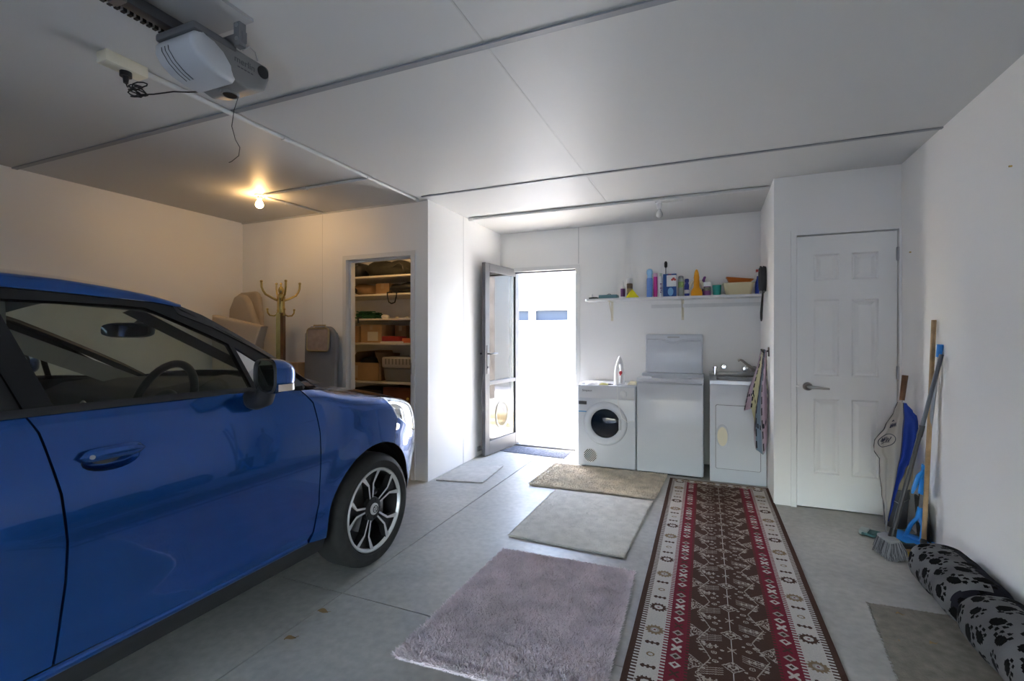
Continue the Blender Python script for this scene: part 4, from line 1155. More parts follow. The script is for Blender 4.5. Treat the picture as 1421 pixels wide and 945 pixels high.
def tub():
    r = thing('laundry_tub', 'white laundry tub cabinet with a steel sink top beside the washing machine', 'laundry tub', (.215, 4.72, 0))
    x0, x1, y0, y1 = -.002, .434, 4.45, 5.0
    g = G(); g.box(x0, x1, y0, y1, .002, .842, bev=.006); mk('cabinet', g, APPL, r, smooth=40)
    d = G(); d.prism(rrect(.047, .388, .122, .662, .012), y0-.006, y0+.001, axis='Y')
    do = mk('door', d, APPL, r, smooth=30)
    gp = G(); gp.prism(rrect(.0435, .3915, .1185, .6655, .014), y0-.0012, y0+.001, axis='Y'); mk('door_gap', gp, DKGREY, do, smooth=0)
    o = G(); cx, cz = .098, .395
    o.lathe([(.052, -.006), (.050, -.011), (.043, -.010), (.040, -.0065)], c=(cx, y0, cz), axis='Y', n=40, sy=2.0); po = mk('finger_pull', o, APPL, do)
    o = G(); o.lathe([(0, -.0068), (.041, -.0075)], c=(cx, y0, cz), axis='Y', n=40, sy=2.0); mk('pull_recess', o, CREAM_PL, po, fix=False, label='cream oval recess')
    s = G()
    # steel top with a sunk bowl
    ox0, ox1, oy0, oy1, z = x0-.004, x1+.002, y0-.008, y1+.01, .872
    inn = rrect(.055, .385, 4.50, 4.86, .05, 5); n = len(inn)
    out = []
    cxx, cyy = .215, 4.70
    for (x, y) in inn:
        dx, dy = x-cxx, y-cyy; k = min((ox1-cxx)/dx if dx > 0 else (ox0-cxx)/dx, (oy1-cyy)/dy if dy > 0 else (oy0-cyy)/dy); out.append((cxx+dx*k, cyy+dy*k))
    L_ = [[(x, y, .842) for x, y in out], [(x, y, z) for x, y in out], [(x, y, z) for x, y in inn], [(cxx+(x-cxx)*.9, cyy+(y-cyy)*.9, .64) for x, y in inn]]
    vs = [p for l in L_ for p in l]
    s.add(vs, [[k*n+i, k*n+(i+1) % n, (k+1)*n+(i+1) % n, (k+1)*n+i] for k in range(3) for i in range(n)]+[[3*n+i for i in range(n)]])
    s.box(ox0, ox1, y1-.005, y1+.012, z, z+.04, bev=.003)
    mk('sink', s, STEEL, r, smooth=30, fix=False, label='stainless steel sink top')
    w = G(); w.cyl((.045, 4.93, .87), (.045, 4.93, .95), .018, n=16); w.lathe([(.023, .95), (.023, .965), (.012, .975), (0, .976)], c=(.045, 4.93, 0)); mk('drain_post', w, CHROME, r)
tub()
def taps():
    for x, z, lab in ((.122, .965, 'chrome wall tap over the laundry tub, nearer the washing machine'), (.305, .950, 'chrome wall tap over the laundry tub, behind the swivel spout')):
        r = thing('wall_tap', lab, 'tap', (x, 5.02, z), group='taps over the laundry tub')
        g = G(); g.lathe([(.024, YL-.001), (.022, YL-.012), (.014, YL-.014), (.013, YL-.05)], c=(x, 0, z), axis='Y', n=20); mk('tap_body', g, CHROME, r)
        g = G(); g.lathe([(.014, YL-.045), (.024, YL-.05), (.026, YL-.075), (.018, YL-.085), (0, YL-.086)], c=(x, 0, z), axis='Y', n=8); mk('tap_handle', g, CHROME, r, smooth=20)
    g = G()
    g.lathe([(.026, YL-.001), (.024, YL-.012), (.016, YL-.016), (.016, YL-.05)], c=(.385, 0, .945), axis='Y', n=20)
    g.tube([(.385, 4.98, .945), (.385, 4.955, .945), (.365, 4.93, .955), (.315, 4.90, .992), (.278, 4.885, 1.026), (.255, 4.88, 1.035), (.240, 4.878, 1.022)], [.013, .014, .014, .012, .011, .0105, .0105], n=12)
    mk('tap_spout', g, NICKEL, label='angled metal swivel spout above the steel laundry sink', cat='tap')
taps()
def towel():
    # folded over a hook on the recess side wall
    stripes = []
    def colr(s, t):
        # s across cloth 0..1, t down the cloth in metres
        cols = [(.42, .33, .40), (.50, .49, .30), (.40, .33, .38), (.20, .27, .36)]
        k = (s*5.2) % 4; c = cols[int(k)]
        f = k-int(k)
        if f < .16 and ((t*11) % 1) < .62: return (.030, .025, .032)
        if f > .90: return (.33, .34, .38)
        if abs(t-.60) < .018 and (s*14 % 1) < .6: return (.025, .03, .04)
        return c
    g = G(); nu, nv = 70, 110; cols = []
    def lerp(tab, t):
        for q in range(len(tab)-1):
            if t <= tab[q+1][0]: k = (t-tab[q][0])/(tab[q+1][0]-tab[q][0]); return tab[q][1]+(tab[q+1][1]-tab[q][1])*k
        return tab[-1][1]
    def P(u, v):
        # u: 0 at the outer (left) edge, 1 at the wall; the outer part hangs shorter
        L_ = lerp([(0, .50), (.22, .47), (.34, .58), (.55, .80), (.75, .83), (.86, .78), (1, .62)], u)
        t = v*L_
        spread = lerp([(0, .045), (.12, .065), (.3, .115), (.5, .155), (.85, .150)], t)
        fold = .020*sin(u*13+.6)*min(1, t*4+.2)+.010*sin(u*27+3*t)
        a = (1-u)*spread
        x = .424-a*.95-.012*sin(u*9+t*4)*min(1, t*3); y = 4.31+a*.6+fold*.9
        z = 1.128-t+.02*sin(pi*u)*(1-v)
        return (min(x, .430), y, z)
    g.grid(P, nu, nv)
    for j in range(nv):
        for i in range(nu): cols.append(colr((i+.5)/nu, (j+.5)/nv*.8))
    k = len(g.v)
    vs = [(a-.004, b, c) for a, b, c in g.v]; fs = [[q+k for q in f[::-1]] for f in g.f]
    g.v += vs; g.f += fs; g.m += [0]*len(fs); cols += cols
    mk('striped_towel', g, mat('towel_cloth', (.5, .5, .5), .95, spec=.1, attr=True, bump=(200, .4, .002)), label='pink, yellow and black striped towel hanging beside the laundry tub', cat='towel', colors=np.array(cols), smooth=80, fix=False)
    h = G(); h.tube([(.439, 4.33, 1.135), (.42, 4.33, 1.13), (.40, 4.32, 1.12), (.385, 4.32, 1.135), (.382, 4.32, 1.15)], .007, n=8); h.box(.432, .44, 4.31, 4.35, 1.09, 1.165, bev=.002)
    mk('wall_hook', h, DKGREY, label='dark wall hook holding the striped towel', cat='hook')
towel()
def iron():
    r = thing('clothes_iron', 'white iron with a red button standing upright on the dryer', 'iron', (-.80, 4.62, .79))
    # standing on its heel: soleplate faces back-left, tip up
    Mi = Matrix.Translation((-.805, 4.62, .795)) @ Matrix.Rotation(radians(22), 4, 'Z')
    def outline(t): return .056*(1-t**2.4)**.75*(1-.12*(1-t))     # half width, heel 0 -> tip 1
    g = G()
    def sh(u, v):
        t = v; a = pi*u; w_ = max(outline(t), .0006); d = .050*(1-t)**.45*(.55+.45*(1-t))+.012
        return Vector((w_*cos(a), -.004-d*sin(a)*1.0, .27*t))
    g.grid(sh, 20, 24, M=Mi); g.add([Mi @ sh(u/20, 0) for u in range(21)], [list(range(21))])
    mk('body', g, WHITE_PL, r, smooth=60, fix=True)
    p = G(); o = [(outline(i/20), .27*i/20) for i in range(21)]; poly = o+[(-a, b) for a, b in o[::-1][1:]]
    p.prism(poly, -.002, .006, axis='Y', M=Mi); mk('soleplate', p, mat('soleplate', (.75, .75, .76), .2, metal=.6), r, smooth=0)
    h = G(); h.tube([(0, -.055, .02), (0, -.10, .03), (0, -.115, .08), (0, -.10, .15), (0, -.055, .175), (0, -.03, .18)], [.017, .018, .017, .016, .015, .013], n=12, M=Mi); mk('handle', h, WHITE_PL, r)
    k = G(); k.ell((-.012, -.118, .115), (.016, .012, .018), M=Mi); k.box(-.022, -.006, -.125, -.1, .09, .10, bev=.004, M=Mi); mk('button', k, mat('red_plastic', (.55, .03, .05), .35), r, label='red button')
    k = G(); k.lathe([(.02, -.004), (.018, .006), (0, .007)], c=(.022, -.055, .11), axis='Y', M=Mi); mk('dial', k, WHITE_PL, r)
    c = G(); c.tube([Mi @ Vector((0, -.08, .02)), Mi @ Vector((-.01, -.11, .012)), Vector((-.83, 4.50, .797)), Vector((-.80, 4.475, .80)), Vector((-.795, 4.455, .74)), Vector((-.785, 4.44, .62)), Vector((-.75, 4.435, .50)), Vector((-.70, 4.445, .46)), Vector((-.64, 4.47, .475))], .0028, n=6); mk('power_cord', c, WHITE_PL, r)
iron()
def dryer_top():
    def cloth(name, lab, c, hx, hy, m, h, seed):
        g = G(); R = seed
        def P(u, v):
            x, y = (u-.5)*2, (v-.5)*2; e = 1-max(abs(x), abs(y))**4
            return (c[0]+hx*x*(1+.06*sin(7*y+R)), c[1]+hy*y*(1+.06*sin(6*x+R)), .7905+h*e*(.35+.65*vnoise(u*5+R, v*4)))
        g.grid(P, 30, 20); g.grid(lambda u, v: (c[0]+hx*(u-.5)*1.9, c[1]+hy*(v-.5)*1.9, .790), 2, 2)
        mk(name, g, m, label=lab, cat='cloth', smooth=80, fix=False)
    cloth('cleaning_cloth', 'white cloth lying on the left side of the dryer top', (-1.075, 4.63), .095, .11, mat('white_cloth', (.78, .78, .78), .9), .028, 1.)
    cloth('sponge_cloth', 'small pale yellow cloth at the front edge of the dryer top', (-.935, 4.535), .042, .04, mat('yellow_cloth', (.62, .60, .25), .9), .02, 4.)
    cloth('crumpled_cloth', 'cream crumpled cloth on the dryer top behind the iron', (-.683, 4.68), .044, .075, mat('cream_cloth', (.66, .61, .46), .9), .036, 7.)
    g = G(); g.ell((-.878, 4.53, .7975), (.022, .016, .007)); g.cyl((-.862, 4.53, .7975), (-.848, 4.528, .798), .004, n=8); mk('stain_brush', g, DKGREY, label='small dark scrubbing pad at the front of the dryer top', cat='brush')
    g = G(); g.grid(lambda u, v: (-1.177-.004*sin(u*3)-.003*v, 4.53+.10*u, .79-.09*v*(.6+.4*sin(u*4))), 8, 8); mk('hanging_rag', g, mat('rag', (.7, .7, .66), .9), label='pale rag hanging over the left edge of the dryer', cat='cloth', fix=False)
dryer_top()

# ---- shelf over the machines
SZ = 1.634
g = G(); g.prism([(-1.19, YL), (-1.19, 4.86)]+[(-1.13-.06*cos(t), 4.84-.06*sin(t)) for t in [pi/2*i/8 for i in range(9)]]+[(XT, 4.78), (XT, YL)], SZ-.020, SZ)
wsh = mk('wall_shelf', g, WHITE_TRIM, label='long white wall shelf with a rounded end above the laundry machines', cat='shelf', smooth=30)
for x in (-.95, -.25):
    b = G(); b.box(x-.012, x+.012, 4.84, YL, SZ-.026, SZ-.0205); b.box(x-.012, x+.012, YL-.008, YL-.001, SZ-.22, SZ-.02); b.tube([(x, 4.86, SZ-.025), (x, YL-.006, SZ-.19)], .005, n=6); mk('bracket', b, CREAM_PL, wsh, smooth=20)
b = G(); b.box(-.55, XT, YL-.012, YL, SZ-.095, SZ-.06); mk('shelf_batten', b, WHITE_TRIM, wsh, smooth=0)
GRP = 'cleaning products on the laundry shelf'
def pl(n, c, rough=.35): return mat(n, c, rough)
def item(name, lab, cat, x, y=4.88): return thing(name, lab, cat, (x, y, SZ+.0005), group=GRP)
def bottle(name, lab, x, r, prof, m, cap=None, mcap=None, lab_band=None, sy=.75, y=4.88, cat='bottle'):
    t = item(name, lab, cat, x, y)
    g = G(); g.lathe([(r*a, SZ+b) for a, b in prof], c=(x, y, 0), n=28, sy=sy); mk('body', g, m, t, smooth=40)
    if cap: g = G(); g.lathe([(r*a, SZ+b) for a, b in cap], c=(x, y, 0), n=24, sy=sy); mk('cap', g, mcap, t, smooth=40)
    if lab_band:
        z0, z1, ml = lab_band; g = G(); rr = max(a for a, b in prof)*r*1.012; g.lathe([(rr, SZ+z0), (rr, SZ+z1)], c=(x, y, 0), n=28, sy=sy)
        mk('label', g, ml, t, smooth=60, fix=False)
    return t
# dark tool, peg tray, cup
t = item('pliers', 'dark pliers lying at the rounded left end of the laundry shelf', 'tool', -1.10)
g = G(); g.tube([(-1.16, 4.86, SZ+.012), (-1.12, 4.875, SZ+.016), (-1.09, 4.88, SZ+.015)], [.007, .010, .009], n=8); g.tube([(-1.09, 4.88, SZ+.015), (-1.055, 4.884, SZ+.012)], [.011, .004], n=8); mk('jaw', g, mat('dark_green_metal', (.035, .05, .035), .5), t)
g = G(); g.tube([(-1.155, 4.90, SZ+.010), (-1.12, 4.89, SZ+.013), (-1.09, 4.881, SZ+.013)], [.006, .009, .008], n=8); mk('handle', g, BLACK, t)
t = item('peg_tray', 'flat teal tray lying on the left part of the laundry shelf', 'tray', -.956)
g = G(); g.box(-1.05, -.862, 4.82, 4.94, SZ+.001, SZ+.040, bev=.006); mk('body', g, pl('teal_grey', (.10, .22, .25)), t); g = G(); g.tube([(-.98, 4.88, SZ+.04), (-.955, 4.88, SZ+.052), (-.935, 4.88, SZ+.046)], .005, n=6); mk('clip', g, MIDGREY, t)
g = G(); g.lathe([(.012, SZ), (.016, SZ+.06), (.014, SZ+.06), (.011, SZ+.005), (0, SZ+.005)], c=(-1.15, 4.95, 0)); tag(mk('small_cup', g, WHITE_PL, smooth=40), 'tiny white cup at the back left end of the laundry shelf', 'cup', GRP)
PUR = pl('purple_label', (.12, .03, .14)); 
bottle('spot_remover', 'small white bottle with a purple label beside the brown spray can', -.815, .022, [(0, 0), (.95, .001), (1, .008), (1, .115), (.5, .135), (.45, .14)], WHITE_PL, [(.5, .138), (.5, .18), (.2, .188), (0, .188)], WHITE_PL, (.02, .10, PUR))
bottle('spray_can', 'brown aerosol can with a white and grey cap behind the yellow cloth', -.752, .030, [(0, 0), (1, .002), (1, .145), (.9, .155)], mat('brown_can', (.10, .06, .035), .35, noise=(40, .6)), [(.98, .152), (.98, .195), (.85, .207), (0, .209)], pl('cap_grey', (.6, .6, .62)), (.055, .10, pl('can_tan', (.38, .25, .12))), sy=1, y=4.91)
g = G()
g.grid(lambda u, v: (lambda a, r, h: (-.714+.062*r*cos(a)*(1+.15*sin(5*a)), 4.825+.034*r*sin(a), SZ+.001+.078*h*(1+.12*sin(9*a+4*r))))(2*pi*u, v, (1-v)**.8), 36, 14, closeu=True); tag(mk('dusting_cloth', g, mat('bright_yellow_cloth', (.80, .74, .02), .9), smooth=80, fix=False), 'crumpled bright yellow cloth on the laundry shelf', 'cloth', GRP)
LB = pl('light_blue', (.13, .28, .68)); LBC = pl('pale_blue', (.30, .55, .80))
bottle('fabric_spray', 'tall light blue bottle with a pale blue domed cap', -.553, .029, [(0, 0), (1, .003), (1, .18), (.85, .195)], LB, [(.80, .194), (.80, .225), (1, .235), (1.03, .26), (.85, .278), (.4, .286), (0, .287)], LBC, sy=.9)
bottle('stain_tube', 'magenta tube standing between the light blue bottle and the white bottle', -.497, .020, [(0, 0), (1, .002), (1, .03), (.98, .2), (.9, .235), (0, .236)], pl('magenta', (.50, .03, .28)), None, None, (.205, .24, pl('pink_pale', (.7, .45, .6))))
t = bottle('bleach_bottle', 'slim white bottle with dark lettering left of the detergent box', -.449, .0205, [(0, 0), (1, .003), (1, .19), (.6, .205), (.5, .21)], WHITE_PL, [(.55, .208), (.55, .238), (0, .24)], pl('pale_green', (.55, .66, .55)))
g = G()
for i, z in enumerate((.045, .065, .085, .105, .125)): g.box(-.452+.004*(i % 2), -.440+.003*(i % 3), 4.8640, 4.8652, SZ+z, SZ+z+.012)
mk('lettering', g, PUR, t, smooth=0)
# detergent box
t = item('detergent_box', 'blue and white detergent carton in the middle of the laundry shelf', 'box', -.360)
x0, x1, y0, y1, h = -.421, -.299, 4.84, 4.91, .222
DBL = pl('deep_blue', (.012, .07, .26)); RDB = pl('box_red', (.5, .06, .05))
g = G(); g.box(x0, x1, y0, y1, SZ+.001, SZ+h, bev=.002); mk('carton', g, WHITE_PL, t, smooth=0)
g = G(); g.box(x0-.0005, x1+.0005, y0-.0008, y0, SZ+.002, SZ+.10); g.box(x0-.0005, x0+.032, y0-.0009, y0, SZ+.1, SZ+.21); g.box(x0-.0008, x0, y0, y1, SZ+.002, SZ+h-.004); g.box(x0, x1, y0-.001, y1+.001, SZ+h-.012, SZ+h+.001); mk('print', g, DBL, t, smooth=0)
g = G(); g.prism([(-.352+.026*cos(a), SZ+.05+.04*sin(a)) for a in [2*pi*i/24 for i in range(24)]], y0-.0016, y0-.0009, axis='Y'); mk('print_swirl', g, pl('sky_blue', (.20, .45, .72)), t, smooth=0)
g = G()
for i in range(3): g.prism([(-.325+.013*cos(a)+.012*(i-1), SZ+.165+.012*(i % 2)+.011*sin(a)) for a in [2*pi*k/6 for k in range(6)]], y0-.0016-.0001*i, y0-.0002, axis='Y')
g.box(-.375, -.345, y0-.0012, y0, SZ+h-.008, SZ+h-.002); mk('print_flowers', g, RDB, t, smooth=0)
g = G(); g.tube([(-.404, 4.93, SZ+.001), (-.404, 4.935, SZ+.30)], .0045, n=8); br = mk('bottle_brush', g, MIDGREY); tag(br, 'thin bottle brush with a dark tip standing behind the detergent carton', 'brush', GRP)
g = G(); g.lathe([(.004, SZ+.295), (.014, SZ+.305), (.015, SZ+.345), (.009, SZ+.36), (0, SZ+.362)], c=(-.404, 4.935, 0)); mk('bristles', g, BLACK, br)
bottle('air_freshener', 'grey green aerosol can right of the detergent carton', -.260, .026, [(0, 0), (1, .002), (1, .165), (.9, .178)], pl('grey_green', (.32, .36, .32)), [(.92, .175), (.92, .195), (.6, .203), (0, .204)], MIDGREY, (.09, .145, mat('green_label', (.25, .38, .12), .4, noise=(60, .5))), sy=1)
t = bottle('disinfectant', 'short dark blue bottle between the grey green can and the orange bottle', -.206, .023, [(0, 0), (1, .003), (1, .10), (.55, .135), (.5, .14)], pl('royal_blue', (.03, .05, .32)), [(.8, .138), (.85, .165), (.6, .172), (0, .173)], pl('navy_cap', (.02, .04, .22)), (.03, .065, WHITE_PL))
t = bottle('squeeze_bottle', 'orange cone shaped bottle with wide base on the laundry shelf', -.118, .052, [(0, 0), (1, .003), (1, .035), (.9, .055), (.52, .085), (.46, .16), (.5, .175), (.42, .205)], pl('orange_yellow', (.72, .32, .01)), [(.42, .203), (.36, .225), (.2, .25), (0, .257)], pl('orange_cap', (.78, .36, .02)), sy=.7, y=4.86)
for sx in (-1, 1):
    g = G(); g.tube([(-.118+sx*.028, 4.875, SZ+.15), (-.118+sx*.05, 4.875, SZ+.12), (-.118+sx*.062, 4.875, SZ+.07)], [.012, .016, .010], n=8); mk('side_grip', g, CREAM_PL, t)
t = bottle('toilet_cleaner', 'purple bottle with a bent neck leaning behind the orange bottle', -.052, .020, [(0, 0), (1, .003), (1, .10), (.8, .13)], pl('violet', (.10, .02, .16)), None, None, y=4.95)
g = G(); g.tube([(-.052, 4.95, SZ+.12), (-.058, 4.95, SZ+.16), (-.048, 4.95, SZ+.185), (-.038, 4.95, SZ+.19)], [.014, .013, .012, .009], n=10); mk('neck', g, pl('violet_cap', (.16, .03, .22)), t)
t = bottle('washing_powder_tub', 'small purple tub with a white lid left of the teal cup', -.026, .034, [(0, 0), (1, .002), (1, .085), (.98, .092)], pl('plum', (.20, .06, .20)), [(1.02, .09), (1.02, .125), (.9, .132), (0, .133)], WHITE_PL, (.05, .082, mat('tub_label', (.20, .22, .14), .4, noise=(80, .5))), sy=1)
g = G(); g.lathe([(0, SZ), (.033, SZ+.001), (.040, SZ+.10), (.0375, SZ+.10), (.031, SZ+.006), (0, SZ+.006)], c=(.060, 4.89, 0), n=28); tag(mk('plastic_cup', g, pl('teal', (.02, .32, .28)), smooth=40), 'teal plastic cup left of the cream basin', 'cup', GRP)
t = item('wash_basin', 'cream plastic basin holding an orange tray at the right end of the shelf', 'basin', .243)
def ring(hx, hy, z, r): return [(.243+a, 4.89+b, SZ+z) for a, b in rrect(-hx, hx, -hy, hy, r, 6)]
g = G(); Ls = [ring(.105, .07, .001, .03), ring(.129, .10, .108, .035), ring(.133, .106, .110, .036), ring(.133, .106, .104, .036), ring(.125, .096, .102, .033), ring(.100, .066, .006, .028)]
n = len(Ls[0]); g.add([p for l in Ls for p in l], [[k*n+i, k*n+(i+1) % n, (k+1)*n+(i+1) % n, (k+1)*n+i] for k in range(5) for i in range(n)]+[[i for i in range(n)], [5*n+i for i in range(n)]])
mk('body', g, pl('cream_basin', (.66, .58, .36)), t, smooth=40)
Mo = Matrix.Translation((.243, 4.89, SZ+.108)) @ Matrix.Rotation(radians(7), 4, 'Y')
def ring2(hx, hy, z, r): return [tuple(Mo @ Vector((a+.005, b, z))) for a, b in rrect(-hx, hx, -hy, hy, r, 5)]
g = G(); Ls = [ring2(.085, .055, .0, .02), ring2(.112, .078, .045, .02), ring2(.117, .083, .046, .02), ring2(.109, .075, .043, .02), ring2(.082, .052, .005, .02)]
n = len(Ls[0]); g.add([p for l in Ls for p in l], [[k*n+i, k*n+(i+1) % n, (k+1)*n+(i+1) % n, (k+1)*n+i] for k in range(4) for i in range(n)]+[[i for i in range(n)], [4*n+i for i in range(n)]])
o = mk('plastic_tray', g, pl('orange', (.62, .17, .03)), smooth=40); tag(o, 'orange plastic tray tilted inside the cream basin', 'tray', GRP)
t = item('trigger_spray', 'blue spray bottle with a white and red trigger head at the wall end', 'spray bottle', .408, 4.88)
g = G(); g.lathe([(0, SZ), (.027, SZ+.002), (.028, SZ+.06), (.024, SZ+.11), (.013, SZ+.15), (.012, SZ+.17)], c=(.408, 4.88, 0), n=24, sy=.7); mk('body', g, pl('spray_blue', (.025, .06, .40)), t, smooth=50)
g = G(); g.box(.392, .424, 4.865, 4.895, SZ+.168, SZ+.245, bev=.006); g.tube([(.394, 4.88, SZ+.19), (.382, 4.88, SZ+.175), (.380, 4.88, SZ+.155)], .005, n=6); th = mk('trigger_head', g, WHITE_PL, t)
g = G(); g.box(.388, .412, 4.862, 4.898, SZ+.205, SZ+.228, bev=.003); mk('nozzle', g, RDB, th)

# ---- coil of black cord hanging on the end wall
t = thing('coiled_cord', 'coil of black cord hanging on the recess wall right of the shelf', 'cord', (.40, 4.52, 1.38))
CORD = mat('cord_black', (.035, .035, .038), .5)
for k, (dx, ry, dz) in enumerate(((0, .050, 0), (-.011, .058, .004), (-.022, .064, -.003), (-.033, .060, .005), (-.006, .036, 0), (-.018, .044, -.004), (-.029, .040, .003), (-.040, .048, 0))):
    g = G(); g.tube([(.428+dx, 4.52+ry*cos(a), 1.735+dz+(.100 if k < 4 else .088)*sin(a)) for a in [2*pi*i/40 for i in range(40)]], .0075, n=8, closed=True); mk('coil', g, CORD, t)
g = G(); g.tube([(.41, 4.50, 1.645), (.41, 4.505, 1.60), (.405, 4.49, 1.52), (.40, 4.475, 1.44), (.40, 4.485, 1.40), (.40, 4.515, 1.385), (.40, 4.545, 1.40), (.40, 4.555, 1.45), (.405, 4.54, 1.53), (.41, 4.525, 1.60), (.41, 4.52, 1.645)], .0065, n=8); mk('tail', g, CORD, t)
g = G(); g.box(.385, .425, 4.498, 4.535, 1.615, 1.635, bev=.004); mk('cable_tie', g, MIDGREY, t)
g = G(); g.cyl((.44, 4.52, 1.80), (.38, 4.52, 1.805), .004, n=8); mk('peg', g, STEEL, t)
# ================================================================== CEILING FITTINGS
def opener():
    r = thing('garage_door_opener', 'grey ceiling mounted garage door opener with a milky light cover and drive rail', 'garage door opener', (-1.75, 1.25, 2.21))
    BODY = mat('opener_grey', (.21, .21, .21), .45); BOD2 = mat('opener_top', (.13, .13, .135), .5)
    x0, x1, y0, y1, zt = -1.852, -1.650, 1.098, 1.405, 2.338
    g = G()
    # side profile (y, z) of the housing behind the light cover
    prof = [(y0+.045, zt-.02), (y0+.15, 2.218), (y1-.10, 2.205), (y1-.02, 2.235), (y1, 2.29), (y1, zt-.012), (y1-.01, zt)]
    prof = [(y0+.03, zt)]+prof
    b = bmesh.new()
    f0 = [b.verts.new((x0, a, c)) for a, c in prof]; f1 = [b.verts.new((x1, a, c)) for a, c in prof]; n = len(prof)
    b.faces.new(f0); b.faces.new(f1[::-1])
    for i in range(n): b.faces.new([f0[(i+1) % n], f0[i], f1[i], f1[(i+1) % n]])
    bmesh.ops.bevel(b, geom=b.edges[:], offset=.010, segments=3, profile=.5, affect='EDGES'); g.bm(b)
    mk('housing', g, BODY, r, smooth=40)
    g = G(); g.box(x0-.006, x1+.004, y0-.004, y0+.16, zt-.018, zt+.010, bev=.008); mk('top_cover', g, BOD2, r)
    # bulging light cover
    LP = [(y0+.03, zt-.016), (y0+.006, zt-.020), (y0-.010, zt-.040), (y0-.010, zt-.070), (y0+.010, zt-.100), (y0+.045, zt-.122), (y0+.095, zt-.136), (y0+.150, zt-.136), (y0+.160, zt-.118), (y0+.135, zt-.080), (y0+.105, zt-.045), (y0+.075, zt-.016)]
    b = bmesh.new(); n = len(LP)
    f0 = [b.verts.new((x0-.003, a, c)) for a, c in LP]; f1 = [b.verts.new((x1+.003, a, c)) for a, c in LP]
    b.faces.new(f0); b.faces.new(f1[::-1])
    for i in range(n): b.faces.new([f0[(i+1) % n], f0[i], f1[i], f1[(i+1) % n]])
    bmesh.ops.bevel(b, geom=[e for e in b.edges if abs(e.verts[0].co.x-e.verts[1].co.x) < 1e-6], offset=.016, segments=4, profile=.5, affect='EDGES')
    g = G(); g.bm(b)
    le = mk('light_cover', g, mat('milky_cover', (.50, .52, .55), .35, spec=.4), r, smooth=50, label='milky light cover')
    def lens(u, v):
        t = 2+v*4; i = min(int(t), 5); k = t-i; p, q = LP[i], LP[i+1]
        return (x0+(x1-x0)*u, p[0]+(q[0]-p[0])*k, p[1]+(q[1]-p[1])*k)
    g = G()
    for k in (.22, .31, .40): g.tube([(lambda p: (p[0]-.0005, p[1]-.0012, p[2]-.0012))(lens(k+.03*sin(pi*t/12), .12+.80*t/12)) for t in range(13)], .0013, n=5)
    mk('vent_lines', g, DKGREY, le)
    g = G(); g.lathe([(.034, .006), (.034, -.004), (.030, -.008), (.024, -.006), (0, -.006)], c=(-1.748, 1.305, 2.2085), n=28); bt = mk('speaker_ring', g, BODY, r)
    g = G(); g.lathe([(0, -.0075), (.024, -.0078), (.026, -.005)], c=(-1.748, 1.305, 2.2085), n=28); mk('speaker_grille', g, BLACK, bt)
    g = G(); g.lathe([(.024, -.002), (.024, .003), (.020, .0045), (0, .0045)], c=(x1, 1.372, 2.305), axis='X', n=28); mk('round_button', g, BLACK, r)
    text('lettering', 'merlin', .034, Matrix(((0, 0, 1, x1+.0005), (1, 0, 0, 1.292), (0, 1, 0, 2.298), (0, 0, 0, 1))) , mat('opener_letter', (.09, .09, .10), .5), r)
    g = G()
    for q in range(5): g.box(x1, x1+.0012, 1.262+.014*q, 1.272+.014*q, 2.2715, 2.2755)
    mk('lettering', g, bpy.data.materials['opener_letter'], r, smooth=0)
    # rail and chain back to the garage door
    RD = mat('rail_steel', (.10, .10, .105), .4, metal=.6)
    g = G(); g.box(-1.815, -1.770, YB+.30, 1.16, 2.352, 2.392, bev=.004); rl = mk('rail', g, RD, r)
    g = G(); g.box(-1.820, -1.765, .93, .955, 2.345, 2.397); g.box(-1.80, -1.785, .93, .955, 2.392, 2.416); mk('rail_clip', g, STEEL, rl)
    g = G(); g.box(-1.846, -1.834, YB+.30, 1.16, 2.356, 2.366); ch = mk('chain', g, mat('chain_pale', (.55, .55, .55), .4, metal=.5), rl, smooth=0)
    g = G(); y = -.2
    while y < 1.15: g.box(-1.849, -1.831, y, y+.011, 2.352, 2.370); y += .020
    mk('chain_links', g, BLACK, ch, smooth=0)
    # hanging bracket
    GV = mat('bracket_steel', (.25, .26, .27), .45, metal=.5)
    g = G(); g.box(-1.635, -1.605, 1.235, 1.262, 2.33, 2.4165); g.box(-1.78, -1.60, 1.245, 1.262, 2.345, 2.385); g.box(-1.86, -1.84, 1.235, 1.262, 2.33, 2.4165)
    br = mk('hanger_bracket', g, GV, r, smooth=0)
    g = G()
    for p in ((-1.62, 1.232, 2.405), (-1.62, 1.232, 2.355)): g.cyl(p, (p[0], p[1]+.006, p[2]), .008, n=6)
    mk('bolt', g, STEEL, br, smooth=0)
    g = G(); g.tube([(-1.645, 1.28, 2.34), (-1.635, 1.30, 2.365), (-1.64, 1.33, 2.36), (-1.645, 1.345, 2.335)], .003, n=6); mk('wire_loop', g, mat('wire_white', (.4, .4, .4), .5), r)
    g = G(); g.tube([(-1.742, 1.335, 2.205), (-1.765, 1.335, 2.16), (-1.785, 1.34, 2.10), (-1.77, 1.345, 2.045), (-1.745, 1.345, 2.01), (-1.745, 1.34, 1.975), (-1.78, 1.335, 1.955), (-1.795, 1.335, 1.953)], .0016, n=5); mk('pull_cord', g, DKGREY, r, label='thin dangling pull cord')
opener()
g = G(); g.box(-1.86, -1.565, .62, 1.262, 2.417, H-.0005); tag(mk('mounting_board', g, mat('board_grey', (.40, .40, .40), .5), smooth=0), 'grey painted mounting board on the ceiling above the door opener', 'board')
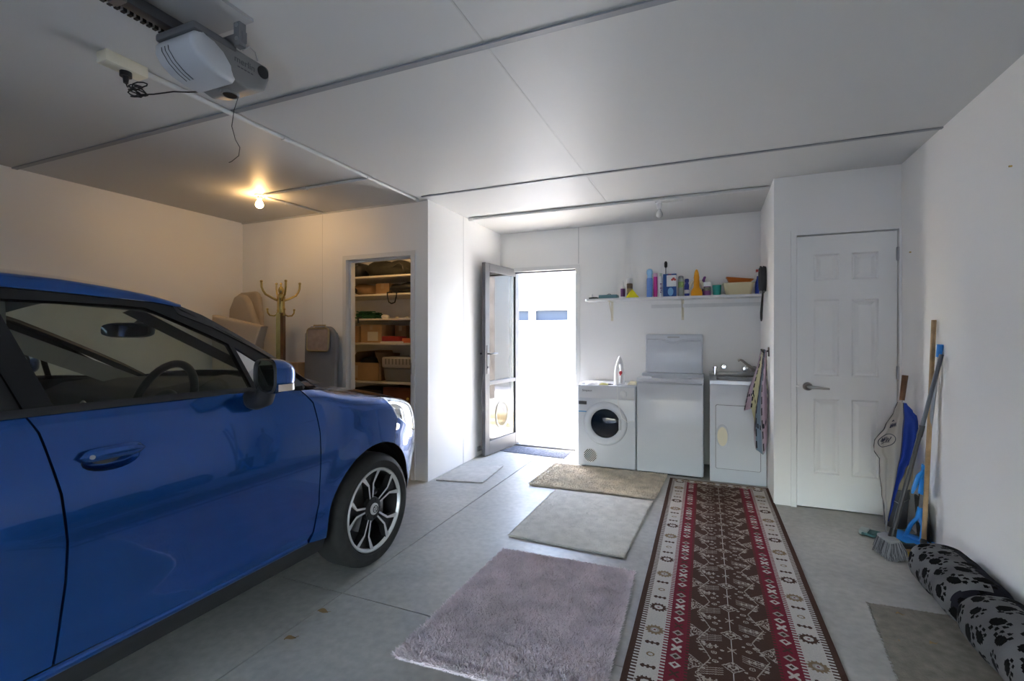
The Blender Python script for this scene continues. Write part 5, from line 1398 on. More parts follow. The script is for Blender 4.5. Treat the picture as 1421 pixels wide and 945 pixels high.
def powerbox():
    r = thing('ceiling_socket', 'cream double socket block on the ceiling left of the door opener', 'socket', (-2.31, 1.235, 2.385))
    g = G(); g.box(-2.345, -2.275, 1.155, 1.315, 2.382, H, bev=.005); mk('block', g, CREAM_PL, r)
    r2 = thing('power_cord', 'black opener power cord with a bunched loop, plugged into the ceiling socket', 'cord', (-2.3, 1.24, 2.30))
    g = G(); g.cyl((-2.31, 1.245, 2.382), (-2.31, 1.245, 2.362), .022, n=16); g.cyl((-2.31, 1.245, 2.365), (-2.31, 1.245, 2.335), .012, .009, n=12); mk('plug', g, BLACK, r2)
    R = random.Random(2); pts = [(-2.31, 1.245, 2.337), (-2.305, 1.248, 2.32)]
    for i in range(64):
        a = 2*pi*i/16.7; k = .72+.28*sin(i*.55); pts.append((-2.262+.050*cos(a)*k+.012*sin(i*.31), 1.262+.016*sin(i*.9), 2.300+.034*sin(a*.94+.4)*k))
    pts += [(-2.245, 1.27, 2.285), (-2.19, 1.285, 2.283), (-2.10, 1.31, 2.288), (-2.02, 1.32, 2.275), (-1.93, 1.325, 2.262), (-1.845, 1.315, 2.255)]
    g = G(); g.tube(pts, .0029, n=6); mk('cable', g, BLACK, r2)
powerbox()
COND = mat('white_conduit', (.66, .66, .65), .4)
def conduit(name, label, p, q, rad=.0105, clips=()):
    r = thing(name, label, 'conduit', ((p[0]+q[0])/2, (p[1]+q[1])/2, H-.03))
    z = H-rad-.001
    g = G(); g.cyl((*p, z), (*q, z), rad, n=12); mk('pipe', g, COND, r)
    d = Vector((q[0]-p[0], q[1]-p[1], 0)); L_ = d.length; d.normalize()
    for t in clips:
        c = Vector((*p, z))+d*L_*t; g = G(); g.cyl(c-d*.02, c+d*.02, rad*1.35, n=12); mk('coupling', g, COND, r)
conduit('ceiling_conduit', 'long white conduit along the ceiling from the cream socket to the pantry wall', (-2.31, 1.315), (-2.31, 3.455), .0125, (.355, .70, .985))
conduit('ceiling_conduit', 'grey white conduit on the ceiling from the lit bulb to the long conduit', (-3.40, 2.835), (-2.325, 2.835), .011, (.42,))
conduit('ceiling_conduit', 'short white conduit on the ceiling from the lit bulb to the pantry wall', (-3.445, 2.90), (-3.385, 3.46), .010, (.35, .97))
conduit('ceiling_conduit', 'white conduit across the ceiling of the laundry recess', (-2.215, 4.205), (.43, 4.205), .0135, (.01, .335, .70))
def lampholder(name, lab, x, y, zb, lit):
    r = thing(name, lab, 'light bulb', (x, y, zb))
    g = G(); g.lathe([(.036, H-.0005), (.034, H-.014), (.021, H-.018), (.020, zb+.050), (.016, zb+.046), (0, zb+.046)], c=(x, y, 0), n=24); mk('lamp_holder', g, WHITE_PL, r)
    g = G(); g.lathe([(.013, zb+.05), (.014, zb+.034), (.024, zb+.018), (.030, zb), (.027, zb-.016), (.016, zb-.027), (0, zb-.031)], c=(x, y, 0), n=28)
    if lit: m = mat('lit_bulb_'+name, (1, .8, .5), .3, emis=((1, .60, .24), 34))
    else: m = mat('pearl_bulb', (.72, .72, .70), .12, coat=.6)
    b = mk('bulb', g, m, r, smooth=60)
    if not lit:
        g = G(); g.cyl((x, y, zb+.045), (x, y, zb+.01), .003, n=6); g.tube([(x-.01, y, zb+.005), (x, y, zb+.012), (x+.01, y, zb+.005)], .0012, n=5); mk('filament', g, STEEL, b)
lampholder('light_bulb', 'lit bare bulb on the ceiling above the car', -3.457, 2.843, 2.348, True)
lampholder('light_bulb', 'unlit clear bulb on the ceiling of the laundry recess', -.409, 4.335, 2.318, False)
g = G(); g.tube([(-.375, 4.335, H-.008), (-.33, 4.345, H-.012), (-.22, 4.36, H-.006)], .004, n=6); tag(mk('lamp_wire', g, COND), 'short white wire on the ceiling beside the unlit laundry bulb', 'wire')
lampholder('light_bulb', 'lit bulb on the pantry ceiling', -2.95, 3.92, 2.33, True)

# ================================================================== BEHIND THE CAR
BEIGE = mat('beige_fabric', (.50, .43, .34), .92, spec=.1, noise=(3, .06), bump=(90, .3, .003))
def slab(name, lab, poly, y, th, lean, m, cat, rnd=.02, pm=None):
    b = bmesh.new(); n = len(poly)
    f0 = [b.verts.new((a, -th/2, c)) for a, c in poly]; f1 = [b.verts.new((a, th/2, c)) for a, c in poly]
    b.faces.new(f0); b.faces.new(f1[::-1]); es = []
    for i in range(n): b.faces.new([f0[(i+1) % n], f0[i], f1[i], f1[(i+1) % n]])
    b.edges.ensure_lookup_table()
    es = [e for e in b.edges if abs(e.verts[0].co.y-e.verts[1].co.y) < 1e-6]
    bmesh.ops.bevel(b, geom=es, offset=rnd, segments=4, profile=.5, affect='EDGES')
    M = Matrix.Translation((0, y, 0)) @ Matrix.Rotation(radians(-lean), 4, 'X')
    g = G(); g.bm(b, 0, M); return mk(name, g, m, label=lab, cat=cat, smooth=50)
slab('padded_panel', 'beige padded panel with a rounded top standing in the far corner', [(-4.46, .005), (-4.10, .005), (-4.09, 1.45)]+[(-4.13-.06+.06*cos(t), 1.64+.06*sin(t)) for t in [pi/2*i/6 for i in range(7)]]+[(-4.36+.10*cos(t), 1.60+.09*sin(t)) for t in [pi/2+pi/2.2*i/6 for i in range(7)]]+[(-4.49, 1.30)], 3.40, .05, 0, BEIGE, 'panel')
slab('foam_cushion', 'narrow beige cushion with a tapered top in front of the rounded panel', [(-4.50, .02), (-3.98, .02), (-4.02, 1.35), (-4.14, 1.60), (-4.20, 1.655), (-4.27, 1.665), (-4.33, 1.64), (-4.40, 1.52)], 3.30, .07, 0, BEIGE, 'cushion', .03)
slab('foam_mattress', 'wide tilted beige foam slab standing behind the car in the corner', [(-4.44, .02), (-4.32, 0), (-3.92, 1.00), (-3.775, 1.345), (-4.43, 1.46)], 3.16, .10, 0, mat('beige_vinyl', (.55, .46, .36), .8, noise=(2, .05)), 'mattress', .025)
def coat_rack():
    x, y = -3.674, 3.25
    r = thing('coat_rack', 'tall brass and wood coat rack with curled hooks behind the car', 'coat rack', (x, y, 0))
    g = G(); g.lathe([(.033, 1.46), (.036, 1.47), (.033, 1.49), (.033, 1.60), (.037, 1.61), (.030, 1.64), (.016, 1.65), (.022, 1.66), (.026, 1.68), (.020, 1.70), (.008, 1.715), (.006, 1.73), (.010, 1.738), (.006, 1.748), (0, 1.75)], c=(x, y, 0), n=28); mk('finial', g, BRASS, r)
    g = G(); g.box(-.030, .030, -.030, .030, .12, 1.47, M=Matrix.Translation((x, y, 0)) @ Matrix.Rotation(radians(28), 4, 'Z')); po = mk('pole', g, WOODB, r, smooth=0)
    g = G(); M = Matrix.Translation((x, y, 0)) @ Matrix.Rotation(radians(28), 4, 'Z'); g.box(-.033, -.0305, -.032, .032, .12, 1.47, M=M); g.box(-.032, .006, -.033, -.0305, .12, 1.47, M=M); mk('brass_strip', g, BRASS, po, smooth=0)
    g = G()
    for k in range(4):
        a = radians(62+90*k); ca, sa = cos(a), sin(a)
        h = G(); pts = [(.03, 1.585), (.07, 1.60), (.13, 1.635), (.150, 1.665), (.163, 1.70), (.165, 1.745)]
        h.tube([(x+ca*d, y+sa*d, z) for d, z in pts], [.011, .010, .010, .009, .009, .009], n=10); h.ell((x+ca*.165, y+sa*.165, 1.752), (.013, .013, .010), 12, 8); mk('hook', h, BRASS, r)
        h = G(); pts = [(.03, 1.455), (.06, 1.44), (.095, 1.445), (.112, 1.468), (.115, 1.495)]
        h.tube([(x+ca*d, y+sa*d, z) for d, z in pts], .0075, n=8); h.ell((x+ca*.115, y+sa*.115, 1.50), (.011, .011, .009), 10, 6); mk('hook', h, BRASS, r)
    g = G(); g.lathe([(.115, .001), (.115, .02), (.09, .035), (.05, .05), (.045, .125), (0, .125)], c=(x, y, 0), n=32); mk('base', g, WOODB, r)
coat_rack()
def ironing_board():
    r = thing('ironing_board', 'grey ironing board leaning on the wall beside the pantry doorway', 'ironing board', (-3.38, 3.42, 0))
    M = Matrix.Translation((0, 3.395, .02)) @ Matrix.Rotation(radians(-2.2), 4, 'X')
    def prof(x0, x1, z0, z1, rr): return [(x0, z0), (x1, z0), (x1, z1-rr*1.4)]+[(x1-rr+rr*cos(t), z1-rr*1.4+rr*1.4*sin(t)) for t in [pi/2*i/8 for i in range(1, 9)]]+[(x0+rr*.7-rr*.7*sin(t), z1-rr*.7+rr*.7*cos(t)) for t in [pi/2*i/6 for i in range(7)]]
    COV = mat('ironing_cover', (.26, .27, .29), .6, noise=(3, .15), metal=.1)
    b = bmesh.new(); P_ = prof(-3.555, -3.185, .10, 1.325, .10); n = len(P_)
    f0 = [b.verts.new((a, -.022, c)) for a, c in P_]; f1 = [b.verts.new((a, .022, c)) for a, c in P_]
    b.faces.new(f0); b.faces.new(f1[::-1])
    for i in range(n): b.faces.new([f0[(i+1) % n], f0[i], f1[i], f1[(i+1) % n]])
    bmesh.ops.bevel(b, geom=[e for e in b.edges if abs(e.verts[0].co.y-e.verts[1].co.y) < 1e-6], offset=.016, segments=4, profile=.5, affect='EDGES')
    g = G(); g.bm(b, 0, M); bo = mk('board', g, COV, r, smooth=50)
    tr = G(); TP = rrect(-3.505, -3.245, 1.095, 1.305, .03)
    tr.tube([M @ Vector((a, -.045, c)) for a, c in TP], .009, n=8, closed=True)
    tr.tube([M @ Vector(p) for p in ((-3.44, -.03, 1.305), (-3.44, -.03, 1.335), (-3.30, -.03, 1.335), (-3.30, -.03, 1.305))], .007, n=8)
    ft = mk('iron_rest', tr, mat('gold_wire', (.42, .34, .20), .35, metal=.8), bo)
    p = G(); p.prism(TP, -.047, -.026, axis='Y', M=M); mk('rest_pad', p, mat('pinkish_pad', (.40, .31, .26), .8, noise=(25, .12)), ft, smooth=0)
    for sx in (-3.47, -3.27):
        l = G(); l.tube([M @ Vector((sx, .035, 1.2)), M @ Vector((sx, .04, .5)), M @ Vector((sx, .03, -.012))], .010, n=8); mk('leg', l, STEEL, r)
    l = G(); l.tube([M @ Vector((-3.52, .03, -.008)), M @ Vector((-3.22, .03, -.008))], .012, n=8); mk('foot_bar', l, DKGREY, r)
ironing_board()
def carton(name, lab, x0, x1, y0, y1, z0, z1, m=CARD, group=None, labelpatch=False, tape=True):
    r = thing(name, lab, 'box', ((x0+x1)/2, (y0+y1)/2, z0), group)
    g = G(); g.box(x0, x1, y0, y1, z0+.001, z1, bev=.004); c = mk('carton', g, m, r, smooth=30)
    if tape: g = G(); g.box((x0+x1)/2-.02, (x0+x1)/2+.02, y0-.001, y1, z1-.0005, z1+.0006); g.box((x0+x1)/2-.02, (x0+x1)/2+.02, y0-.0008, y0, z1-.06, z1); mk('tape', g, mat('tape', (.45, .33, .2), .3), r, smooth=0)
    if labelpatch: g = G(); g.box(x1-.19, x1-.05, y0-.0012, y0, z0+.02, z0+.12); mk('paper_label', g, mat('paper', (.62, .58, .5), .8), r, smooth=0)
    return r
carton('cardboard_box', 'tall cardboard carton on the floor between the coat rack and the ironing board', -3.80, -3.60, 3.37, 3.49, 0, 1.00)

# ================================================================== PANTRY
SHELF = mat('melamine_shelf', (.72, .68, .60), .4)
levels = [1.911, 1.713, 1.446, 1.182, .760]
labs = ['white pantry shelf, topmost of the five, holding the dark duffel bag', 'white pantry shelf, second from the top, with the black shoulder bag', 'white pantry shelf, third from the top, with the green tangle on it', 'white pantry shelf, fourth from the top, with the cardboard boxes and red folder', 'white pantry shelf, lowest of the five, with the open carton and grey crate']
for z, lb in zip(levels, labs):
    g = G(); g.box(XL+.02, XN-.105, 4.20, 4.72, z-.020, z, bev=.002); tag(mk('pantry_shelf', g, SHELF, smooth=0), lb, 'shelf', 'pantry shelves')
for i, y in enumerate((4.25, 4.65)):
    pass
def duffel():
    r = thing('duffel_bag', 'dark olive duffel bag on the top pantry shelf', 'bag', (-3.33, 4.42, levels[0]))
    DUF = mat('dark_canvas', (.022, .021, .016), .8, noise=(8, .4))
    g = G(); z0 = levels[0]
    def P(u, v):
        t = v; a = 2*pi*u; e = sqrt(max(0, 1-(2*t-1)**4)); h = (.085+.03*sin(pi*t)*(1+.35*sin(9*t)))*e
        x = -3.62+.60*t+.02*sin(a*2); return (x, 4.42+.14*e*cos(a)*(1+.1*sin(7*t)), max(z0+.003, z0+.075+h*sin(a)+.012*sin(13*t+2*a)))
    g.grid(P, 32, 40, closeu=True); mk('body', g, DUF, r, smooth=70)
    g = G(); g.tube([(-3.20, 4.30, z0+.10), (-3.10, 4.27, z0+.13), (-3.04, 4.26, z0+.10), (-3.02, 4.25, z0+.03), (-3.05, 4.24, z0+.012)], .010, n=8, flat=.5); mk('strap', g, BLACK, r)
    r = thing('soft_bag', 'black soft bag left of the olive duffel on the top pantry shelf', 'bag', (-3.72, 4.4, z0))
    g = G(); g.ell((-3.765, 4.42, z0+.095), (.12, .14, .093), e=.7); mk('body', g, BLACK, r); g = G(); g.tube([(-3.80, 4.30, z0+.15), (-3.74, 4.27, z0+.12), (-3.68, 4.30, z0+.15)], .008, n=6); mk('handle', g, DKGREY, r)
duffel()
carton('cardboard_box', 'flat cardboard box on the top pantry shelf behind the duffel strap', -2.98, -2.60, 4.40, 4.65, levels[0], levels[0]+.17)
z = levels[1]
g = G(); g.grid(lambda u, v: (lambda a, e: (-3.60+.15*(2*v-1)+.02*cos(a), 4.38+.11*e*cos(a), max(z+.003, z+.065+.062*e*sin(a)+.01*sin(6*v))))(2*pi*u, sqrt(max(0, 1-(2*v-1)**6))), 28, 20, closeu=True)
tag(mk('rolled_bag', g, mat('tan_canvas', (.30, .19, .10), .85, noise=(10, .2)), smooth=70), 'rolled tan canvas bag at the left of the second pantry shelf', 'bag')
g = G(); g.lathe([(.035, -.01), (.03, .01), (0, .015)], c=(-3.70, 4.268, z+.055), axis='Y'); 
tag(mk('dark_pouch', g, BLACK, smooth=60), 'small dark round pouch in front of the rolled tan bag', 'pouch')
carton('cardboard_box', 'low brown box in the middle of the second pantry shelf', -3.432, -3.25, 4.30, 4.55, z, z+.125)
r = thing('shoulder_bag', 'black shoulder bag with a strap hanging over the edge of the second pantry shelf', 'bag', (-3.08, 4.38, z))
g = G(); g.grid(lambda u, v: (lambda a, e: (-3.07+.17*(2*v-1), 4.36+.12*e*cos(a), max(z+.003, z+.060+.06*e*sin(a)*(1+.25*sin(8*v+a)))))(2*pi*u, sqrt(max(0, 1-(2*v-1)**6))), 28, 24, closeu=True); mk('body', g, BLACK, r, smooth=70)
g = G(); g.tube([(-3.20, 4.28, z+.02), (-3.19, 4.188, z+.008), (-3.185, 4.186, z-.04), (-3.165, 4.184, z-.095), (-3.13, 4.183, z-.112), (-3.09, 4.184, z-.10), (-3.072, 4.186, z-.04), (-3.07, 4.188, z+.008), (-3.06, 4.28, z+.03)], .007, n=8); mk('strap', g, BLACK, r)
z = levels[2]
R = random.Random(12)
g = G(); pts = []
for i in range(150): pts.append((-3.56+R.uniform(-.16, .16)*.99, 4.36+R.uniform(-.09, .09), z+.008+R.uniform(0, .085)*(1-((i % 7)/9))))
g.tube(pts, .0075, n=5); tag(mk('garden_netting', g, mat('dark_green_net', (.012, .10, .045), .6)), 'tangled dark green netting on the third pantry shelf', 'netting')
g = G(); g.tube([(-3.60, 4.26, z+.02), (-3.585, 4.19, z+.004), (-3.575, 4.188, z-.05)], .009, n=6); tag(mk('dark_strap', g, BLACK), 'dark strap hanging over the front of the third pantry shelf', 'strap')
for x, s_, lb in ((-3.27, .040, 'white rounded lump of cloth on the third pantry shelf, nearer the netting'), (-3.12, .018, 'tiny cream object at the front of the third pantry shelf'), (-2.99, .016, 'tiny pale object at the right end of the third pantry shelf')):
    g = G(); g.ell((x, 4.26, z+s_*.55), (s_*1.1, s_*.9, s_*.54), e=.8); tag(mk('small_item', g, WHITE_PL if s_ > .03 else CREAM_PL), lb, 'small item')
z = levels[3]
carton('cardboard_box', 'narrow cardboard box at the left end of the fourth pantry shelf', -3.78, -3.635, 4.26, 4.50, z, z+.185)
carton('cardboard_box', 'wide cardboard box with a paper label on the fourth pantry shelf', -3.595, -3.312, 4.25, 4.50, z, z+.20, labelpatch=True)
carton('cardboard_box', 'darker brown box behind the red folder on the fourth pantry shelf', -3.25, -3.10, 4.40, 4.60, z, z+.19, m=CARDD)
g = G(); g.box(-3.306, -3.02, 4.22, 4.395, z+.001, z+.016, bev=.002); tag(mk('paper_stack', g, mat('white_paper', (.70, .68, .64), .8)), 'thin stack of white paper under the red folder', 'paper')
g = G(); g.box(-3.295, -3.08, 4.23, 4.395, z+.0165, z+.072, bev=.006); tag(mk('red_box', g, mat('red_card', (.34, .03, .03), .5)), 'red flat box on the white papers in the pantry', 'box')
r = thing('picture_box', 'pale box with a dark picture standing at the right end of the fourth pantry shelf', 'box', (-2.95, 4.42, z))
g = G(); g.box(-3.055, -2.80, 4.40, 4.46, z+.001, z+.235, bev=.003); mk('carton', g, mat('pale_box', (.42, .43, .46), .6), r); g = G(); g.prism([(-3.03, z+.10), (-2.93, z+.06), (-2.83, z+.08), (-2.83, z+.14), (-2.93, z+.15), (-3.0, z+.16)], 4.398, 4.4, axis='Y'); mk('picture', g, BLACK, r, smooth=0)
g = G(); g.box(-3.04, -2.84, 4.24, 4.38, z+.001, z+.05, bev=.004); tag(mk('orange_box', g, mat('orange_card', (.45, .12, .05), .6)), 'small orange red box in front of the pale picture box', 'box')
z = levels[4]
r = thing('open_carton', 'open cardboard box with raised flaps on the lowest pantry shelf', 'box', (-3.52, 4.42, z))
x0, x1, y0, y1, h = -3.74, -3.34, 4.24, 4.58, .20; t = .006
g = G(); g.box(x0, x1, y0, y0+t, z+.001, z+h); g.box(x0, x1, y1-t, y1, z+.001, z+h); g.box(x0, x0+t, y0, y1, z+.001, z+h); g.box(x1-t, x1, y0, y1, z+.001, z+h); g.box(x0, x1, y0, y1, z+.001, z+.008); mk('carton', g, CARD, r, smooth=0)
for nm, pts in (('flap', [(x1, y0, z+h), (x1, y1, z+h), (x1+.03, y1, z+h+.10), (x1-.10+.04, y0, z+h+.12)]), ('flap', [(x0, y0, z+h), (x0, y1, z+h), (x0+.12, y1, z+h+.13), (x0+.10, y0, z+h+.12)]), ('flap', [(x0, y1, z+h), (x1, y1, z+h), (x1-.1, y1+.03, z+h+.13), (x0+.1, y1+.03, z+h+.13)])):
    g = G(); a = [Vector(p) for p in pts]; n_ = (a[1]-a[0]).cross(a[2]-a[0]).normalized()*.005; g.add([*a, *[p+n_ for p in a]], [[0, 1, 2, 3], [7, 6, 5, 4], [0, 1, 5, 4], [1, 2, 6, 5], [2, 3, 7, 6], [3, 0, 4, 7]]); mk(nm, g, CARDD, r, smooth=0)
g = G(); g.box(x0+.02, x0+.11, y0-.001, y0, z+.03, z+.17); mk('paper_label', g, mat('faded_label', (.5, .4, .28), .8), r, smooth=0)
g = G(); g.ell((-3.56, 4.40, z+.185), (.13, .11, .075), e=.8); tag(mk('dark_garment', g, BLACK), 'dark bundle inside the open cardboard box', 'bundle')
r = thing('pet_carrier', 'grey plastic crate with a beige ribbed lid on the lowest pantry shelf', 'crate', (-3.08, 4.42, z))
def trough(x0, x1, y0, y1, z0, z1, tap, mi=0):
    g = G(); b = bmesh.new(); bmesh.ops.create_cube(b, size=1)
    for v in b.verts:
        k = 1-tap*(v.co.z < 0); v.co = ((x0+x1)/2+v.co.x*(x1-x0)*k, (y0+y1)/2+v.co.y*(y1-y0)*k, (z0+z1)/2+v.co.z*(z1-z0))
    bmesh.ops.bevel(b, geom=b.edges[:], offset=.02, segments=3, profile=.5, affect='EDGES'); return g.bm(b, mi)
mk('crate_base', trough(-3.29, -2.85, 4.24, 4.60, z+.002, z+.15, .07), mat('crate_grey', (.20, .21, .23), .5), r)
li = mk('crate_lid', trough(-3.30, -2.84, 4.23, 4.61, z+.15, z+.27, -.0), mat('crate_beige', (.48, .44, .37), .5), r)
g = G()
for i in range(9): g.box(-3.25+.045*i, -3.235+.045*i, 4.226, 4.232, z+.19, z+.25)
mk('lid_ribs', g, mat('rib_dark', (.25, .23, .20), .6), li, smooth=0)
r = thing('wooden_cabinet', 'reddish brown wooden drawer unit under the lowest pantry shelf', 'drawers', (-3.0, 4.45, 0))
g = G(); g.box(-3.28, -2.60, 4.23, 4.68, .005, .70, bev=.004); mk('carcass', g, mat('red_brown_wood', (.17, .055, .025), .45, noise=(6, .25)), r, smooth=30)
for zz in (.03, .26, .49):
    g = G(); g.box(-3.26, -2.62, 4.216, 4.231, zz, zz+.19, bev=.004); d = mk('drawer', g, bpy.data.materials['red_brown_wood'], r, smooth=30); g = G(); g.ell((-2.94, 4.205, zz+.10), (.02, .012, .02)); mk('knob', g, BRASS, d)
carton('storage_crate', 'dark storage box under the lowest pantry shelf left of the wooden drawers', -3.80, -3.32, 4.26, 4.66, 0, .66, m=mat('dark_crate', (.035, .03, .028), .6), tape=False)
# ================================================================== CLEANING TOOLS IN THE RIGHT CORNER
def umbrella():
    top = Vector((1.160, 3.80, 1.00)); tip = Vector((1.035, 3.72, .004))
    r = thing('umbrella', 'grey and blue folded umbrella with an oval emblem propped tip down by the inner door', 'umbrella', tip)
    ax = (tip-top).normalized(); L_ = (tip-top).length
    e1 = (Vector((1, 0, 0))-ax*ax.x).normalized(); e2 = ax.cross(e1)      # e1 to the right, e2 roughly depth
    if e2.y > 0: e2 = -e2                                                   # towards the viewer
    at = lambda t, a, b: top+ax*(L_*t)+e1*a+e2*b
    g = G(); g.tube([at(.0, 0, 0), at(.05, 0, 0), at(.16, 0, 0)], [.017, .016, .014], n=12); mk('handle', g, WOODB, r, label='dark wooden handle')
    g = G(); g.tube([at(.155, 0, 0), at(.96, 0, 0)], .005, n=8); g.tube([at(.93, 0, 0), at(1.0, 0, 0)], [.007, .003], n=8); sh = mk('shaft', g, STEEL, r)
    GRYF = mat('umbrella_grey', (.42, .40, .37), .75); BLUF = mat('umbrella_blue', (.012, .05, .36), .7)
    # canopy: cloth gathered at both ends, sagging in loose folds; grey panels on the left, blue on the right
    def lerp(tab, t):
        for q in range(len(tab)-1):
            if t <= tab[q+1][0]: k = (t-tab[q][0])/(tab[q+1][0]-tab[q][0]); k = k*k*(3-2*k); return tab[q][1]+(tab[q+1][1]-tab[q][1])*k
        return tab[-1][1]
    LW = [(0, .020), (.08, .034), (.22, .070), (.36, .112), (.43, .108), (.50, .072), (.62, .064), (.78, .045), (.9, .022), (1, .010)]
    RW = [(0, .024), (.06, .060), (.14, .125), (.26, .128), (.44, .105), (.55, .060), (.7, .034), (.85, .022), (1, .010)]
    DW = [(0, .018), (.15, .040), (.4, .062), (.6, .046), (.85, .022), (1, .010)]
    def can(u, v, k=1.):
        a = 2*pi*u; t = v; ca, sa = cos(a), sin(a)
        wx = (lerp(RW, t) if ca > 0 else lerp(LW, t))*math.copysign(abs(ca)**.9, ca)
        pl_ = 1+.22*sin(7*a+4*t)*(.3+abs(sa))*min(1, t*5)
        wy = lerp(DW, t)*sa*pl_-.018*math.exp(-((ca-.25)/.16)**2)*(sa > 0)*min(1, t*4)
        return at(.175+.755*t, wx*k*(1+.05*sin(9*t+3*a)), wy*k)
    g = G(); nu, nv = 96, 60
    g.grid(lambda u, v: can(u, v), nu, nv, closeu=True)
    g.m = [0 if (.235 < (i+.5)/nu < .515) else 1 for j in range(nv) for i in range(nu)]
    ca = mk('canopy', g, [GRYF, BLUF], r, smooth=70, fix=False)
    g = G()
    for u in (.235, .515): g.tube([can(u, i/20, 1.02) for i in range(21)], .0026, n=5)
    mk('canopy_rib', g, DKGREY, ca)
    INK = mat('navy_ink', (.03, .035, .07), .6)
    def onc(p, q, off=1.04): return can(.365-p*.070, .335+q*.075, off)+e2*.002
    g = G(); g.tube([onc(cos(t)*1.1, sin(t)*.75-cos(t)*.25) for t in [2*pi*i/40 for i in range(40)]], .0022, n=5, closed=True)
    g.tube([onc(-.65+.115*i, .08-.03*i+.28*(-1)**i*(1 if i % 3 else .5)) for i in range(12)], .0022, n=5); g.tube([onc(-.5, .5), onc(.1, .22), onc(.6, .08)], .0016, n=5)
    mk('emblem', g, INK, ca, label='dark oval emblem with scrawled marks')
    g = G(); g.tube([onc(-.05+.10*i, -1.65+.22*(-1)**i-.04*i) for i in range(9)], .0026, n=5); g.tube([onc(-.05, -2.2), onc(.1, -2.4), onc(.25, -2.25)], .0026, n=5); mk('lettering', g, INK, ca)
umbrella()
def bucket():
    c = (1.130, 3.872)
    r = thing('bucket', 'dark grey plastic bucket standing behind the mops', 'bucket', (*c, 0))
    g = G(); g.lathe([(0, .002), (.058, .002), (.072, .245), (.077, .247), (.077, .256), (.070, .256), (.056, .010), (0, .010)], c=(*c, 0), n=36); mk('body', g, mat('bucket_grey', (.075, .08, .09), .45), r)
    g = G(); g.tube([(c[0]-.076, c[1], .24), (c[0]-.062, c[1]-.045, .20), (c[0], c[1]-.080, .17), (c[0]+.062, c[1]-.045, .20), (c[0]+.076, c[1], .24)], .003, n=6); mk('handle', g, STEEL, r)
    for k, (a, b, lab) in enumerate((((1.105, 3.86, .012), (1.088, 3.855, .38), 'pale wooden stick standing in the grey bucket'),)):
        g = G(); g.cyl(a, b, .009, n=8); tag(mk('wooden_stick', g, WOODP), lab, 'stick')
    g = G(); M = Matrix.Translation((1.130, 3.875, .015)) @ Matrix.Rotation(radians(10), 4, 'Y') @ Matrix.Rotation(radians(6), 4, 'X'); g.box(-.035, .035, -.006, .006, 0, .42, bev=.003, M=M); tag(mk('wooden_board', g, mat('beige_board', (.42, .36, .26), .7)), 'beige narrow board standing in the grey bucket', 'board')
bucket()
def pole_thing(name, lab, cat, a, b): return thing(name, lab, cat, (a[0], a[1], 0))
# wooden broom
a, b = Vector((1.140, 3.452, .05)), Vector((1.195, 3.475, 1.345))
r = pole_thing('wooden_broom', 'broom with a long pale wooden handle and yellow bristles leaning on the right wall', 'broom', a, b)
g = G(); g.tube([a, a.lerp(b, .5)+Vector((.002, 0, 0)), b], .0118, n=12); mk('handle', g, WOODP, r)
Mh = Matrix.Translation((1.072, 3.375, 0)) @ Matrix.Rotation(radians(21), 4, 'Z')
g = G(); g.box(-.125, .105, -.024, .024, .034, .060, bev=.006, M=Mh); hd = mk('head', g, mat('broom_block', (.30, .18, .08), .55), r)
g = G(); g.tube([Mh @ Vector((.06, .01, .055)), a+Vector((0, 0, .02))], .016, n=10); mk('socket', g, BLACK, hd)
g = G(); g.box(-.128, .02, -.026, .026, .050, .066, bev=.005, M=Mh); mk('head_cover', g, BLACK, hd)
R = random.Random(8)
g = G()
for i in range(420):
    x, y = R.uniform(-.12, .10), R.uniform(-.022, .022); g.tube([Mh @ Vector((x, y, .036)), Mh @ Vector((x*1.05+R.uniform(-.004, .004), y*1.5+R.uniform(-.004, .004), .003))], .0016, n=3)
mk('bristles', g, mat('yellow_bristle', (.62, .40, .04), .6), hd, kind='stuff', smooth=0, fix=False)
# grey headed broom with a dark metal handle
a, b = Vector((.952, 3.325, .10)), Vector((1.190, 3.362, 1.15))
r = pole_thing('soft_broom', 'dark metal handled broom with a grey soft bristle head on the floor', 'broom', a, b)
g = G(); g.tube([a, a.lerp(b, .58)], .0112, n=12); g.tube([a.lerp(b, .56), a.lerp(b, .62)], .0135, n=12); h = mk('handle', g, mat('dark_tube', (.035, .035, .04), .35), r)
g = G(); g.tube([a.lerp(b, .60), b], .0105, n=12); mk('upper_tube', g, mat('steel_tube', (.10, .11, .13), .35, metal=.3), h)
g = G(); g.tube([a+Vector((.012, .003, .06)), a, a+Vector((-.02, -.006, -.045))], [.016, .02, .03], n=12); mk('socket', g, BLACK, r)
Mb = Matrix.Translation((.940, 3.321, .092)) @ Matrix.Rotation(radians(14), 4, 'Z') @ Matrix.Rotation(radians(-16), 4, 'Y')
g = G()
for i in range(2200):
    x, y = R.uniform(-.026, .026), R.uniform(-.062, .062); k = R.uniform(.90, 1.05); c_ = R.uniform(.8, 1.2)
    p0 = Mb @ Vector((x, y, .012)); p1 = Mb @ Vector((x*1.75*c_-.010, y*1.12, -.045*k)); p2 = Mb @ Vector((x*1.9*c_-.016+R.uniform(-.008, .008), y*1.16+R.uniform(-.010, .010), -.088*k)); p2.z = max(p2.z, .003)
    g.tube([p0, p1, p2], [.0019, .0018, .0010], n=3, mi=i % 3 // 2)
hb = G(); hb.box(-.028, .028, -.064, .064, .002, .024, bev=.009, M=Mb); ho = mk('head', hb, MIDGREY, r)
mk('bristles', g, [mat('grey_bristle', (.24, .24, .26), .8), mat('dark_bristle', (.07, .07, .08), .8)], ho, kind='stuff', smooth=0, fix=False)
